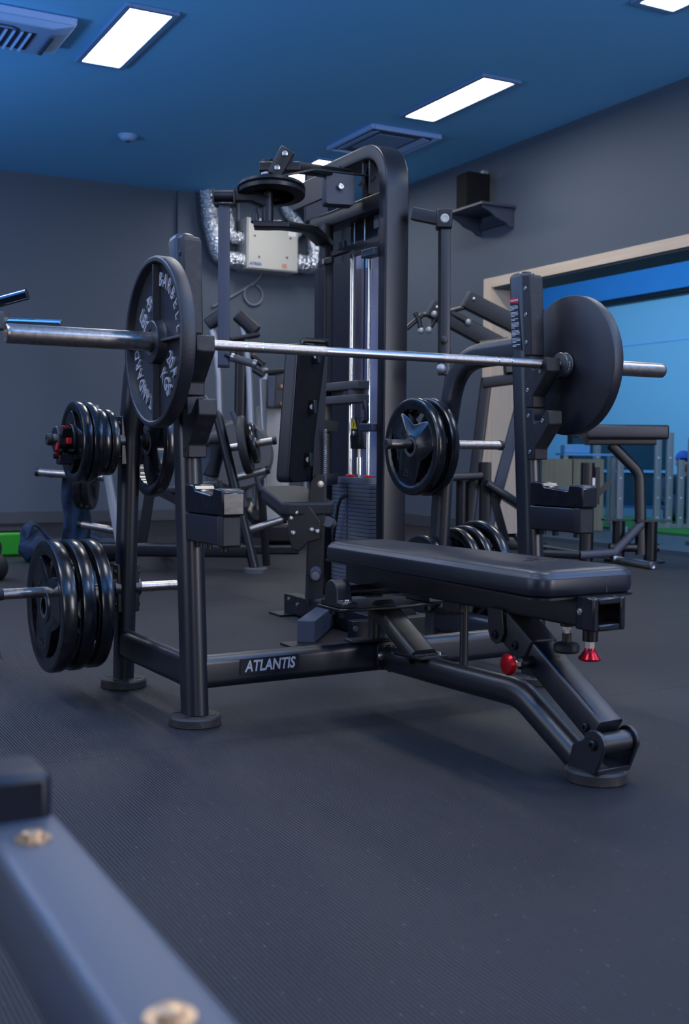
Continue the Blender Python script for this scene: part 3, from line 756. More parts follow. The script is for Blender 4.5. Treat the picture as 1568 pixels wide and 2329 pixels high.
def rubber_plate(Rr, t, local, spin, label, group, num=None):
    """local: rack coordinates of the plate centre"""
    key = (Rr, t, num)
    Mw = Matrix.Translation(BO) @ Matrix.Rotation(TH, 4, 'Z')
    loc = Mw @ V(local)
    rot = (Matrix.Rotation(TH, 3, 'Z') @ Matrix.Rotation(spin, 3, 'X')).to_euler()
    if key in _plates:
        return dup(_plates[key], loc, rot, label, group)
    p = thing('weight_plate', label, 'weight plate', loc, group=group, rot=rot)
    bd = build(grip_plate_mesh(Rr, t), 'rubber_body', 'rubber', p, ang=40)
    build(G().lathe((-t*0.5 - 0.001, 0, 0), (1, 0, 0), [(0, 0.0262), (0, 0.036), (0.003, 0.038)], 32), 'steel_hub', 'mid_grey', p)
    g = G()
    if num:
        put_text(g, num, 0.034, (-t*0.42 - 0.0005, 0, -0.56*Rr), (0, -1, 0), (0, 0, 1), 0.0015, 0.0005)
        put_text(g, 'KG', 0.022, (-t*0.42 - 0.0005, 0.36*Rr, 0.22*Rr), (0, -0.5, 0.87), (0, 0.87, 0.5), 0.0012, 0.0003)
        build(g, 'raised_number', 'rubber_matt', p, smooth=False)
    _plates[key] = p
    return p
gl = 'rubber plates on the upper left peg'
rubber_plate(0.123, 0.029, (-0.770, 0.515, 0.772), R(35), 'small black rubber plate behind the black and red collar, outermost on upper left peg', gl, '10')
rubber_plate(0.123, 0.029, (-0.738, 0.515, 0.772), R(-10), 'second black rubber plate from the collar on upper left peg', gl, '10')
rubber_plate(0.103, 0.026, (-0.706, 0.515, 0.773), R(50), 'third black rubber plate from the collar on upper left peg', gl)
rubber_plate(0.101, 0.026, (-0.677, 0.515, 0.773), R(20), 'innermost small rubber plate against the upper left peg bracket', gl)
rubber_plate(0.168, 0.034, (-0.528, 0.515, 0.772), R(100), 'glossy rubber plate on the inner end of upper left peg below the barbell plate', 'rubber plates hanging on inner pegs')
gl = 'large rubber plates on the lower left peg'
rubber_plate(0.202, 0.046, (-0.838, 0.552, 0.274), R(20), 'large black rubber plate with grip holes, outermost on lower left peg', gl, '25')
rubber_plate(0.201, 0.043, (-0.779, 0.552, 0.275), R(75), 'middle one of three large rubber plates on lower left peg', gl)
rubber_plate(0.199, 0.043, (-0.722, 0.552, 0.276), R(47), 'innermost of three large rubber plates on lower left peg', gl)
gl = 'rubber plates on the upper right peg'
rubber_plate(0.174, 0.036, (0.462, 0.515, 0.771), R(12), 'black rubber plate marked 25 facing the camera on upper right peg', gl, '25 ')
rubber_plate(0.176, 0.036, (0.518, 0.515, 0.771), R(-30), 'rubber plate behind the plate marked 25 on upper right peg', gl)
gl = 'rubber plates on the lower right peg'
rubber_plate(0.165, 0.034, (0.672, 0.552, 0.309), R(30), 'innermost rubber plate showing above the bench pad on lower right peg', gl)
rubber_plate(0.172, 0.036, (0.722, 0.552, 0.309), R(60), 'middle rubber plate showing above the bench pad on lower right peg', gl)
rubber_plate(0.190, 0.040, (0.782, 0.552, 0.308), R(10), 'outermost and tallest rubber plate showing above the bench pad on lower right peg', gl)
rubber_plate(0.142, 0.030, (0.53, 0.552, 0.308), R(10), 'rubber plate just peeking over the far edge of bench pad left of the rear post', 'rubber plates hanging on inner pegs')

# collar clip on the upper left peg tip
Mw = Matrix.Translation(BO) @ Matrix.Rotation(TH, 4, 'Z')
cl = thing('barbell_collar', 'black and red locking collar clipped on the upper left peg', 'collar', Mw @ V((-0.812, 0.515, 0.78)), TH)
oc = [(0.043*math.cos(R(22.5 + 45*k)), 0.043*math.sin(R(22.5 + 45*k))) for k in range(8)]
g = G()
g.tube([(-0.024, 0, 0), (0.024, 0, 0)], oc, (0, 0, 1))
build(g, 'body', 'label_black', cl, bevel=0.004)
build(G().lathe((0.020, 0, 0), (1, 0, 0), [(0, 0.046), (0.004, 0.048), (0.009, 0.046), (0.009, 0.02)], 28), 'flange', 'rubber_matt', cl)
build(G().box((0.0, -0.043, 0.022), (0.028, 0.010, 0.030), (R(22), 0, 0)), 'label_pad', 'machine_black', cl, bevel=0.003)
g = G(); put_text(g, '10', 0.024, (0.0, -0.0475, 0.025), (1, 0, 0), (0, -0.37, 0.93), 0.0006, 0.0008)
build(g, 'number', 'white_print', cl, smooth=False)
build(G().box((-0.004, -0.0455, 0.038), (0.022, 0.004, 0.005), (R(22), 0, 0)), 'red_stripe', 'red_plastic', cl)
build(G().box((0.006, -0.044, -0.004), (0.017, 0.012, 0.019)), 'red_button', 'red_plastic', cl, bevel=0.003)
build(G().box((0.0, -0.018, -0.058), (0.042, 0.034, 0.034)), 'lever_block', 'label_black', cl, bevel=0.004)
build(G().round([(-0.024, -0.035, -0.012), (-0.030, -0.042, -0.030), (-0.024, -0.036, -0.046)], 0.006), 'lever_tab', 'red_alu', cl)
for x, y, z in ((-0.02, -0.036, -0.034), (0.014, -0.038, -0.034), (-0.025, -0.02, -0.05)):
    build(G().cyl((x-0.008, y, z), (x+0.008, y, z), 0.008, n=12), 'hinge_pin', 'machine_black', cl)

# ------------------------------------------------------------------ barbell and its two iron plates
BC = Mw @ V((-0.003, -0.018, 1.0375)); BR = TH - R(1.5)
bb = thing('barbell', 'worn steel barbell racked across the bench press hooks', 'barbell', BC, BR)
for a, b in ((-0.66, -0.2), (0.2, 0.66)): build(G().cyl((a, 0, 0), (b, 0, 0), 0.0142, n=28), 'knurled_grip', 'bar_steel', bb)
mat('bar_plain', (0.44, 0.42, 0.43), 0.28, metal=1.0)
build(G().cyl((-0.2, 0, 0), (0.2, 0, 0), 0.0139, n=28), 'shaft', 'bar_plain', bb)
for s in (-0.455, -0.405, 0.405, 0.455):
    build(G().lathe((s - 0.0025, 0, 0), (1, 0, 0), [(0, 0.0140), (0.0004, 0.01445), (0.0046, 0.01445), (0.005, 0.0140)], 28), 'knurl_ring', 'chrome', bb)
for d in (-1, 1):
    sv = build(G().lathe((d*0.66, 0, 0), (d, 0, 0), [(0, 0.025), (0.43, 0.025), (0.440, 0.0245), (0.443, 0.0225), (0.443, 0.0195), (0.432, 0.0185), (0.432, 0.0)], 36), 'sleeve', 'brushed_steel', bb)
    cr_ = build(G().lathe((d*0.653, 0, 0), (d, 0, 0), [(0, 0.0165), (0, 0.0215), (0.001, 0.035), (0.002, 0.0385), (0.006, 0.039), (0.009, 0.0385), (0.010, 0.0345), (0.020, 0.0345), (0.021, 0.0385), (0.026, 0.039), (0.030, 0.037), (0.030, 0.025)], 40), 'sleeve_collar', 'mid_grey', bb)
    for q in (0.004, 0.0235):
        build(G().lathe((d*(0.653 + q - 0.0015), 0, 0), (d, 0, 0), [(0, 0.0388), (0.0005, 0.0393), (0.0025, 0.0393), (0.003, 0.0388)], 40), 'collar_edge', 'zinc', cr_)
    g = G()
    for i, ch in enumerate('ROGUE'):
        for rep in (0, 1):
            a = R(170 + 180*rep + 17*i) if d > 0 else R(210 + 180*rep - 17*i)
            put_text(g, ch, 0.010, (d*0.668, 0.0346*math.cos(a), 0.0346*math.sin(a)), (0, -math.sin(a), math.cos(a)), (-1, 0, 0), 0.0004, 0.0003)
    build(g, 'lettering', 'white_print', cr_, smooth=False)
    # plate: dished iron, open face outwards
    lab = ('round black iron 45 pound plate with white raised letters on near end of barbell', 'flat back of the big black iron plate on far end of barbell')[d > 0]
    off_ = V((d*0.704, 0, -0.0015))
    pl = thing('iron_plate', lab, 'weight plate', BC + Matrix.Rotation(BR, 3, 'Z') @ off_, group='iron plates on the barbell',
               rot=(Matrix.Rotation(BR + (PI if d > 0 else 0), 3, 'Z') @ Matrix.Rotation(R(45 if d < 0 else 20), 3, 'X')).to_euler())
    RR = 0.225
    # axis -X is the dished face
    pf = [(0.019, 0.0262), (0.019, 0.10), (0.019, RR-0.004), (0.0175, RR-0.001), (0.015, RR), (-0.015, RR), (-0.0185, RR-0.0015), (-0.0205, RR-0.005), (-0.0205, RR-0.0135), (-0.018, RR-0.0165), (0.000, RR-0.022), (0.002, RR-0.030), (0.002, 0.062), (-0.004, 0.0585), (-0.020, 0.0565), (-0.022, 0.054), (-0.022, 0.034), (-0.0205, 0.033), (-0.0205, 0.0262), (0.019, 0.0262)]
    build(G().lathe((0, 0, 0), (1, 0, 0), pf, 80), 'disc', 'iron', pl, ang=28)
    for k in range(4):
        a = R(45 + 90*k); u_ = V((0, math.cos(a), math.sin(a)))
        build(G().tube([u_*0.05, u_*(RR-0.020)], [(0.0062, -0.002), (0.0032, 0.0165), (-0.0032, 0.0165), (-0.0062, -0.002)], (-1, 0, 0)), 'rib', 'iron', pl, bevel=0.001)
    # one word or number per part
    # lettering seen from -X: reading direction uses y -> left; define screen axes (right = -y, up = z)
    def arc(body, mid, rad, step, size):
        g = G()
        for i, ch in enumerate(body):
            a = R(mid) - (i - (len(body)-1)/2)*step
            rr_, uu = V((0, -math.cos(a), math.sin(a))), None
            o_ = V((-0.0005, 0, 0)) + rr_*rad
            ux = V((0, -math.sin(a), -math.cos(a)))
            put_text(g, ch, size, o_, ux, rr_, 0.0035, 0.0003, sx=0.72)
        build(g, 'raised_letters', 'iron_letters', pl, smooth=False)
    arc('BARBELL', 90, 0.163, R(12.0), 0.052)
    arc('STANDARD', 270, 0.163, R(10.6), 0.052)
    def flat(body, cy, cz, size): build(put_text(G(), body, size, (-0.0005, -cy, cz), (0, -1, 0), (0, 0, 1), 0.0035, 0.0003, sx=0.85), 'raised_letters', 'iron_letters', pl, smooth=False)
    flat('45', -0.122, 0.030, 0.054); flat('LBS', -0.122, -0.032, 0.054)
    flat('20.4', 0.122, 0.030, 0.052); flat('KGS', 0.122, -0.032, 0.052)

# ------------------------------------------------------------------ chest fly machine behind the bench
fm = thing('chest_fly_machine', 'tall black chest fly machine with weight stack, cam pulley and hanging arms', 'exercise machine', (0.95, 1.75, 0))
def W_(g, name, m, parent=fm, **k): return build(g, name, m, parent, world=True, **k)
TP = rrect(0.065, 0.12, 0.008, 3)
W_(G().tube(fillet([(0.91, 1.502, 0.0), (0.91, 1.502, 2.105), (0.91, 2.27, 2.105)], 0.19, 12), TP, (1, 0, 0)), 'tower_frame', 'machine_black', bevel=0.002)
W_(G().obox((0.862, 2.063, 0.0), (0.862, 2.063, 1.85), 0.048, 0.066, (0, 1, 0), 0.006), 'tower_post', 'machine_black')
W_(G().obox((0.91, 1.53, 1.872), (0.91, 2.27, 1.872), 0.10, 0.072, (0, 0, 1), 0.006), 'cross_beam', 'machine_black')
W_(G().obox((0.872, 1.535, 1.70), (0.872, 2.04, 1.70), 0.03, 0.022), 'tie_bar', 'machine_black')
W_(G().box((0.91, 2.27, 1.985), (0.13, 0.012, 0.30)), 'end_plate', 'machine_black', bevel=0.003)
W_(G().box((0.78, 2.02, 2.0), (0.012, 0.50, 0.12)), 'side_plate', 'machine_black', bevel=0.003)
cpx = W_(G().prism(rrect(0.135, 0.145, 0.012), (0.745, 1.70, 1.94), (0.97, -0.24, 0), (0, 0, 1), (0.02, 0.08, 0)), 'cover_plate', 'machine_slate', bevel=0.002)
build(G().lathe((0.742, 1.69, 1.943), (-0.24, -0.97, 0), [(-0.005, 0.014), (0.008, 0.014), (0.010, 0.011), (0.010, 0.006), (0.006, 0.005), (0.006, 0)], 20), 'bolt', 'zinc', cpx).data.transform(INV[fm.name])
for y in (1.66, 1.72):
    W_(G().box((0.92, y, 2.0), (0.10, 0.012, 0.16)), 'pulley_bracket', 'mid_grey', bevel=0.002)
W_(G().lathe((0.92, 1.68, 2.0), (0, 1, 0), [(0, 0.06), (0.004, 0.062), (0.010, 0.052), (0.016, 0.062), (0.020, 0.06), (0.020, 0)], 28), 'top_pulley', 'machine_black')
for y in (1.63, 1.75): W_(G().cyl((0.885, y, 1.985), (0.885, y + 0.02, 1.985), 0.011, n=14), 'bolt', 'zinc')
W_(G().box((0.99, 1.79, 1.78), (0.012, 0.50, 0.16)), 'rear_plate', 'label_black')
for y, z in ((1.66, 1.80), (1.62, 1.735), (2.0, 1.735)):
    W_(G().prism(rrect(0.05, 0.062, 0.005), (0.93, y, z), (0, 1, 0), (0, 0, 1), (-0.02, 0, 0)), 'rubber_stop', 'machine_slate', bevel=0.003)
# guide rods, cables, stack
for y in (1.96, 1.785):
    W_(G().cyl((0.95, y, 0.1), (0.95, y, 1.70), 0.0115, n=18), 'guide_rod', 'chrome')
for y, z1 in ((1.90, 1.9), (1.80, 1.98)):
    W_(G().cyl((0.93, y, 1.70), (0.93, y, z1 - 0.03), 0.004, n=8), 'cable', 'zinc')
W_(G().cyl((0.93, 1.80, 0.95), (0.93, 1.80, 1.70), 0.004, n=8), 'cable', 'machine_black')
W_(G().box((1.09, 2.03, 1.18), (0.008, 0.28, 1.10)), 'rear_shroud', 'shroud_lilac', bevel=0.002)
W_(G().box((1.02, 2.30, 1.1), (0.01, 0.38, 1.2)), 'dark_shroud', 'label_black')
W_(G().box((1.00, 1.915, 1.68), (0.02, 0.035, 0.1)), 'shroud_edge', 'sky_blue')
zt = 0.598; PT = 0.0187
wp = None
for k in range(26):
    zc = zt - (k + 0.5)*PT
    if wp is None:
        wp = W_(G().box((0.955, 1.87, zc), (0.135, 0.43, PT - 0.002)), 'stack_plate', 'weight_plate', bevel=0.0012, seg=1)
        ph = W_(G().cyl((0.8868, 1.872, zc), (0.8878, 1.872, zc), 0.0062, n=10), 'pin_hole', 'label_black', wp)
    else:
        o = wp.copy(); C.objects.link(o); o.parent = fm; o.location = (0, 0, -k*PT)
        h = ph.copy(); C.objects.link(h); h.parent = o
W_(G().box((0.95, 1.87, 0.614), (0.11, 0.31, 0.031)), 'top_plate', 'weight_plate', bevel=0.002)
for y in (1.96, 1.785):
    W_(G().lathe((0.95, y, 0.630), (0, 0, 1), [(0, 0.013), (0, 0.022), (0.006, 0.024), (0.012, 0.022), (0.012, 0.013)], 20), 'red_bushing', 'red_plastic')
W_(G().cyl((0.95, 1.872, 0.63), (0.95, 1.872, 0.725), 0.017, n=20), 'stack_rod', 'chrome')
W_(G().cyl((0.95, 1.872, 0.72), (0.95, 1.872, 0.78), 0.009, n=12), 'stem', 'zinc')
cbk = [(-0.045, 0.0), (0.045, 0.0), (0.048, 0.06), (0.035, 0.10), (0.030, 0.145), (0.0, 0.155), (-0.030, 0.140), (-0.048, 0.06)]
pbk = W_(G().prism(cbk, (0.925, 1.872, 0.765), (0, -1, 0), (0, 0, 1), (0.05, 0, 0)), 'pulley_block', 'label_black', bevel=0.006)
W_(G().prism([(-0.03, 0), (0.03, 0), (0, 0.055)], (0.9243, 1.880, 0.86), (0, -1, 0), (0, 0, 1), (-0.0012, 0, 0)), 'warning_triangle', 'yellow_label', pbk, smooth=False)
W_(G().prism([(-0.006, 0.006), (0.003, 0.02), (0.006, 0.018), (0.004, 0.034), (-0.002, 0.032), (-0.004, 0.02)], (0.923, 1.880, 0.862), (0, -1, 0), (0, 0, 1), (-0.0008, 0, 0)), 'warning_mark', 'label_black', pbk, smooth=False)
W_(G().lathe((0.925, 1.878, 0.838), (-1, 0, 0), [(0, 0.014), (0.006, 0.013), (0.010, 0.007), (0.010, 0)], 16), 'bolt', 'zinc', pbk)
# increment weights hanging on the rods
for z, ya, yb in ((1.062, 2.06, 1.72), (0.998, 2.10, 1.72)):
    W_(G().tube([(0.875, ya, z), (0.875, 2.0, z), (0.88, 1.84, z), (0.885, 1.72, z)], rrect(0.07, 0.040, 0.006, 3), (0, 0, 1)), 'add_on_weight', 'bush_grey', bevel=0.004)
    W_(G().cyl((0.872, ya + 0.006, z), (0.85, ya + 0.05, z), 0.020, n=20), 'weight_handle', 'mid_grey')
W_(G().cyl((0.90, 1.80, 0.985), (0.90, 1.80, 1.075), 0.048, n=24), 'weight_core', 'bush_grey')
W_(G().box((0.91, 2.0, 1.03), (0.03, 0.09, 0.07)), 'weight_core', 'mid_grey', bevel=0.003)
W_(G().round([(0.86, 1.66, 0.985), (0.86, 1.645, 0.95), (0.86, 1.64, 0.90), (0.86, 1.67, 0.885)], 0.012), 'catch_hook', 'label_black')
for z, y0, y1 in ((0.853, 2.10, 1.98), (1.665, 2.10, 1.96)):
    W_(G().box((0.845, (y0 + y1)/2, z), (0.018, y0 - y1, 0.032)), 'cover_clip', 'machine_black', bevel=0.003)
    W_(G().cyl((0.848, 2.03, z), (0.828, 2.03, z), 0.012, n=14), 'bolt', 'zinc')
for z in (0.862, 1.645):
    W_(G().box((0.855, 1.60, z), (0.05, 0.12, 0.036)), 'cover_clip', 'machine_slate', bevel=0.004)
W_(G().round([(0.885, 1.873, 0.545), (0.86, 1.885, 0.53), (0.852, 1.90, 0.49), (0.85, 1.94, 0.34), (0.852, 1.95, 0.26)], 0.008), 'pin_lanyard', 'label_black')
# cam, pivot and the near arm
ax = V((0.386, 1.702, 0))
tilt = V((0.05, 0.12, 1)).normalized()
W_(G().lathe((ax.x + 0.018, ax.y, 1.862), tilt, [(0, 0.10), (0.006, 0.147), (0.022, 0.150), (0.028, 0.140), (0.034, 0.150), (0.048, 0.147), (0.052, 0.135), (0.052, 0.04), (0.052, 0)], 48), 'cam_pulley', 'machine_black')
W_(G().cyl(ax + V((0, 0, 1.72)), ax + V((0, 0, 2.02)), 0.026, n=22), 'pivot_shaft', 'machine_black')
for z in (1.742, 1.955): W_(G().lathe(ax + V((0, 0, z)), (0, 0, 1), [(0, 0.03), (0.008, 0.03), (0.008, 0.02)], 20), 'bearing_ring', 'zinc')
W_(G().tube([(0.355, 1.72, 1.985), (0.50, 1.65, 1.99), (0.83, 1.80, 2.03)], rrect(0.07, 0.04, 0.006, 3)), 'upper_bracket', 'machine_black', bevel=0.002)
W_(G().tube([(0.33, 1.72, 1.735), (0.45, 1.66, 1.735), (0.60, 1.72, 1.745), (0.85, 2.06, 1.76)], rrect(0.085, 0.028, 0.006, 3)), 'lower_bracket', 'machine_black', bevel=0.002)
for x, y in ((0.345, 1.715), (0.425, 1.665), (0.50, 1.68)):
    W_(G().lathe((x, y, 1.748), (0, 0, 1), [(0, 0.011), (0.008, 0.011), (0.011, 0.006), (0.011, 0)], 14), 'bolt', 'zinc')
cwb = W_(G().tube([(0.40, 1.665, 1.945), (0.452, 1.635, 2.055)], rrect(0.062, 0.06, 0.005, 3), (0.47, 0.88, 0)), 'counter_block', 'machine_black', bevel=0.003)
for q in (0.25, 0.8):
    c_ = V((0.40, 1.665, 1.945)).lerp(V((0.452, 1.635, 2.055)), q) + V((-0.47, -0.88, 0))*0.031
    W_(G().lathe(c_, (-0.47, -0.88, 0), [(0, 0.012), (0.005, 0.012), (0.007, 0.008), (0.004, 0.006), (0.004, 0)], 18), 'bolt', 'zinc', cwb)
W_(G().round([(0.86, 1.66, 2.0), (0.56, 1.585, 1.975), (0.40, 1.60, 1.93), (0.30, 1.66, 1.905)], 0.005), 'belt', 'label_black')
W_(G().tube([(0.386, 1.70, 1.835), (0.33, 1.735, 1.862), (0.255, 1.775, 1.862)], rrect(0.05, 0.05, 0.006, 3)), 'arm_link', 'machine_black', bevel=0.002)
W_(G().prism([(0, 0), (0.12, 0.07), (0.12, 0.0), (0.10, -0.05)], (0.27, 1.76, 1.865), (0.85, -0.5, 0), (0, 0, 1), (0.02, 0.035, 0)), 'link_gusset', 'machine_black')
W_(G().lathe((0.335, 1.72, 1.79), (0, 0, -1), [(-0.02, 0.008), (0, 0.010), (0.002, 0.014), (0.04, 0.019), (0.045, 0.016), (0.045, 0)], 18), 'pop_pin', 'machine_black')
ym = V((0.218, 1.79, 1.862)); rv = V((0.86, -0.51, 0))
yk = [(-0.05, 0.03), (-0.043, 0.03), (-0.043, -0.036), (0.043, -0.036), (0.043, 0.035), (0.05, 0.03), (0.05, -0.036), (0.042, -0.043), (-0.042, -0.043), (-0.05, -0.036)]
W_(G().prism(yk, ym - V((0.015, 0.03, 0)), rv, (0, 0, 1), (0.035, 0.06, 0)), 'yoke', 'machine_black', bevel=0.0015)
W_(G().cyl(ym - rv*0.043, ym + rv*0.043, 0.025, n=22), 'yoke_barrel', 'label_black')
for s in (-1, 1):
    W_(G().lathe(ym + rv*(s*0.038), rv*s, [(0, 0.024), (0.006, 0.024), (0.006, 0.012)], 18), 'bronze_washer', 'skin')
    W_(G().lathe(ym + rv*(s*0.05), rv*s, [(0, 0.012), (0.006, 0.012), (0.009, 0.008), (0.009, 0)], 14), 'bolt', 'zinc')
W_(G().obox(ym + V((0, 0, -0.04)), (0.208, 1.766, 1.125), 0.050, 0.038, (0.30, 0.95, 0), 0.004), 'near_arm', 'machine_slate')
W_(G().prism(rrect(0.051, 0.039, 0.004), (0.208, 1.766, 1.127), (0.95, -0.30, 0), (0.30, 0.95, 0), (0, 0, -0.012)), 'arm_cap', 'label_black', bevel=0.002)
hd_a, hd_b = V((0.235, 1.735, 1.158)), V((0.318, 1.685, 1.130))
h = W_(G().cyl(hd_a, hd_b, 0.0175, n=22), 'hand_grip', 'mid_grey')
W_(G().cyl(hd_a - (hd_b-hd_a)*0.35, hd_a, 0.008, n=12), 'handle_stem', 'machine_black')
dv = (hd_b - hd_a).normalized()
for a, s in ((hd_a, -1), (hd_b, 1)):
    W_(G().lathe(a - dv*0.006, dv, [(0, 0.018), (0.001, 0.0195), (0.016, 0.0195), (0.018, 0.017), (0.018, 0)], 22), 'grip_ring', 'zinc', h)
# far arm
W_(G().obox((0.97, 1.43, 1.80), (1.055, 1.325, 1.765), 0.05, 0.055, (0, 0, 1), 0.005), 'far_arm_link', 'machine_black')
W_(G().box((1.057, 1.322, 1.765), (0.07, 0.07, 0.085), (0, 0, R(-28))), 'far_yoke', 'machine_black', bevel=0.008)
W_(G().lathe((1.043, 1.293, 1.765), (-0.47, -0.88, 0), [(0, 0.019), (0.006, 0.019), (0.008, 0.014), (0.005, 0.006), (0.005, 0)], 20), 'bolt', 'cream_grey')
W_(G().obox((1.062, 1.325, 1.73), (1.052, 1.298, 1.09), 0.045, 0.05, (0.30, 0.95, 0), 0.004), 'far_arm', 'machine_black')
W_(G().lathe((1.035, 1.275, 1.24), (-0.3, -0.95, 0), [(0, 0.017), (0.008, 0.017), (0.010, 0.013), (0.010, 0)], 18), 'arm_bumper', 'label_black')
W_(G().cyl((1.047, 1.295, 1.112), (0.99, 1.225, 1.112), 0.0175, n=18), 'hand_grip', 'mid_grey')
W_(G().ball((0.985, 1.218, 1.111), 0.0205), 'grip_end', 'silver_grey')
W_(G().round([(1.075, 1.33, 1.24), (1.10, 1.34, 1.19), (1.10, 1.33, 1.12), (1.085, 1.32, 1.06)], 0.014), 'rear_grip', 'label_black')
# backrest, seat and lever frame
F_ = V((-0.613, 0.79, 0)); Wd = V((0.79, 0.613, 0)); BKn = -F_
up_ = (V((0, 0, 1)) + BKn*0.075).normalized()
pc = V((0.505, 1.60, 0.915))
bp_ = W_(G().prism(rrect(0.26, 0.60, 0.03, 4), pc + F_*0.035, Wd, up_, BKn*0.062), 'backrest_pad', 'vinyl', bevel=0.010, seg=3)
W_(G().prism(rrect(0.255, 0.595, 0.03, 4), pc - F_*0.028, Wd, up_, BKn*0.012), 'backrest_board', 'matt_black', bevel=0.003)
for zz in (0.25, 0.03, -0.20):
    c_ = pc + up_*zz + BKn*0.045 + Wd*0.0
    W_(G().box(c_, (0.05, 0.03, 0.06), (0, 0, R(-52))), 'pad_bracket', 'machine_black', bevel=0.003)
    W_(G().lathe(c_ + BKn*0.012 - Wd*0.01, (-0.3, -0.95, 0), [(0, 0.012), (0.006, 0.011), (0.006, 0)], 14), 'bolt', 'zinc')
W_(G().round(fillet([pc + up_*0.27 - Wd*0.10 + BKn*0.02, pc + up_*0.315 - Wd*0.08 + BKn*0.02, pc + up_*0.312 + BKn*0.10, V((0.86, 2.05, 1.24))], 0.03), 0.012), 'pad_rail', 'machine_black')
W_(G().obox((0.60, 1.63, 0.62), (0.635, 1.655, 1.20), 0.045, 0.05, (0.3, 0.95, 0)), 'back_post', 'machine_black')
for z in (0.87, 0.62): W_(G().obox((0.62, 1.65, z), (0.86, 1.95, z), 0.03, 0.05), 'back_strut', 'machine_black')
e1 = V((-0.060, -0.387, -0.066)); e2 = V((0.988, -0.153, 0)); e3 = e2.cross(e1).normalized(); e3 = e3 if e3.z > 0 else -e3
so = V((0.425, 1.745, 0.563))
spn = [(-0.15, 0.0), (-0.18, 0.035), (-0.185, 0.17), (-0.16, 0.21), (0.19, 0.245), (0.205, 0.22), (0.205, 0.02), (0.19, 0.0)]
W_(G().prism(spn, so - e3*0.06, e1.normalized(), e2, e3*0.06), 'seat_pad', 'seat_vinyl', bevel=0.014, seg=3)
W_(G().prism([(p[0]*0.93, p[1]*0.93 + 0.008) for p in spn], so - e3*0.072, e1.normalized(), e2, e3*0.012), 'seat_board', 'machine_black')
W_(G().tube([(0.48, 1.72, 0.50), (0.53, 1.66, 0.45), (0.60, 1.62, 0.42)], rrect(0.05, 0.07, 0.006)), 'seat_arm', 'machine_black')
lv = [(-0.06, 0.10), (-0.02, 0.145), (0.03, 0.135), (0.085, 0.06), (0.085, -0.015), (0.03, -0.03), (-0.01, -0.07), (-0.04, -0.06), (-0.06, 0.0)]
lp_ = W_(G().prism(lv, (0.485, 1.545, 0.385), (0.88, -0.47, 0), (0, 0, 1), (0.012, 0.022, 0)), 'lever_plate', 'machine_black', bevel=0.004)
for x, z in ((-0.045, 0.075), (-0.022, 0.10), (0.045, 0.025), (0.07, 0.018), (-0.035, 0.01)):
    W_(G().lathe(V((0.485, 1.545, 0.385 + z)) + V((0.88, -0.47, 0))*x, (-0.47, -0.88, 0.1), [(0, 0.0115), (0.010, 0.0115), (0.015, 0.008), (0.017, 0)], 14), 'bolt', 'zinc', lp_)
W_(G().obox((0.575, 1.60, 0.07), (0.60, 1.62, 0.62), 0.065, 0.085, (0.3, 0.95, 0)), 'seat_post', 'machine_black')
W_(G().prism([(-0.035, 0.62), (-0.012, 0.65), (0.03, 0.65), (0.03, 0.42), (0.012, 0.24), (0.025, 0.20), (0.0, 0.18), (-0.05, 0.21)], (0.565, 1.54, 0), (0.88, -0.47, 0), (0, 0, 1), (0.012, 0.022, 0)), 'foot_lever', 'machine_black', bevel=0.003)
W_(G().lathe((0.575, 1.54, 0.588 + 0.02), (-0.47, -0.88, 0), [(0, 0.016), (0.008, 0.015), (0.010, 0)], 16), 'bolt', 'zinc')
W_(G().cyl((0.552, 1.535, 0.225), (0.515, 1.465, 0.215), 0.024, n=22), 'pedal_roller', 'machine_slate')
W_(G().lathe((0.515, 1.465, 0.215), (-0.47, -0.88, -0.1), [(-0.004, 0.021), (0.003, 0.018), (0.004, 0)], 20), 'roller_end', 'zinc')
W_(G().cyl((0.66, 1.60, 0.43), (0.60, 1.52, 0.445), 0.024, n=18), 'lever_tube', 'mid_grey')
# spring: coiled
sprg = [V((0.618, 1.585, 0.46)) + V((0.007*math.cos(i*0.9), 0.007*math.sin(i*0.9), i*0.0013)) for i in range(300)]
W_(G().round(sprg, 0.0028, 5), 'spring', 'silver_grey')
# base frame
W_(G().obox((0.575, 1.84, 0.052), (0.575, 0.98, 0.052), 0.065, 0.085), 'base_bar', 'machine_black', bevel=0.002)
W_(G().obox((0.46, 1.045, 0.045), (1.25, 1.045, 0.045), 0.05, 0.07), 'base_bar', 'machine_black', bevel=0.002)
W_(G().obox((0.255, 1.03, 0.052), (0.545, 1.41, 0.052), 0.07, 0.085), 'base_bar', 'machine_slate', bevel=0.002)
W_(G().obox((0.60, 1.80, 0.045), (1.25, 1.80, 0.045), 0.07, 0.07), 'base_bar', 'machine_black', bevel=0.002)
W_(G().obox((0.93, 1.40, 0.045), (0.93, 2.20, 0.045), 0.12, 0.07), 'base_bar', 'machine_black', bevel=0.002)
for x, y in ((0.545, 1.81), (0.23, 1.01), (0.58, 0.96)):
    W_(G().box((x, y, 0.005), (0.13, 0.13, 0.010)), 'floor_plate', 'machine_black', bevel=0.002)
W_(G().prism(rrect(0.08, 0.24, 0.03), (0.66, 1.50, 0.096), (0, 1, 0), (1, 0, 0), (0, 0, 0.008)), 'tread_plate', 'machine_slate')
for x, y, z in ((0.575, 1.70, 0.06), (0.575, 1.79, 0.075)):
    W_(G().lathe((x - 0.0325, y, z), (-1, 0, 0), [(0, 0.009), (0.004, 0.008), (0.004, 0)], 12), 'screw', 'zinc')
W_(G().lathe((0.47, 1.02, 0.05), (0, -1, 0), [(0, 0.012), (0.004, 0.011), (0.006, 0)], 12), 'screw', 'mid_grey')

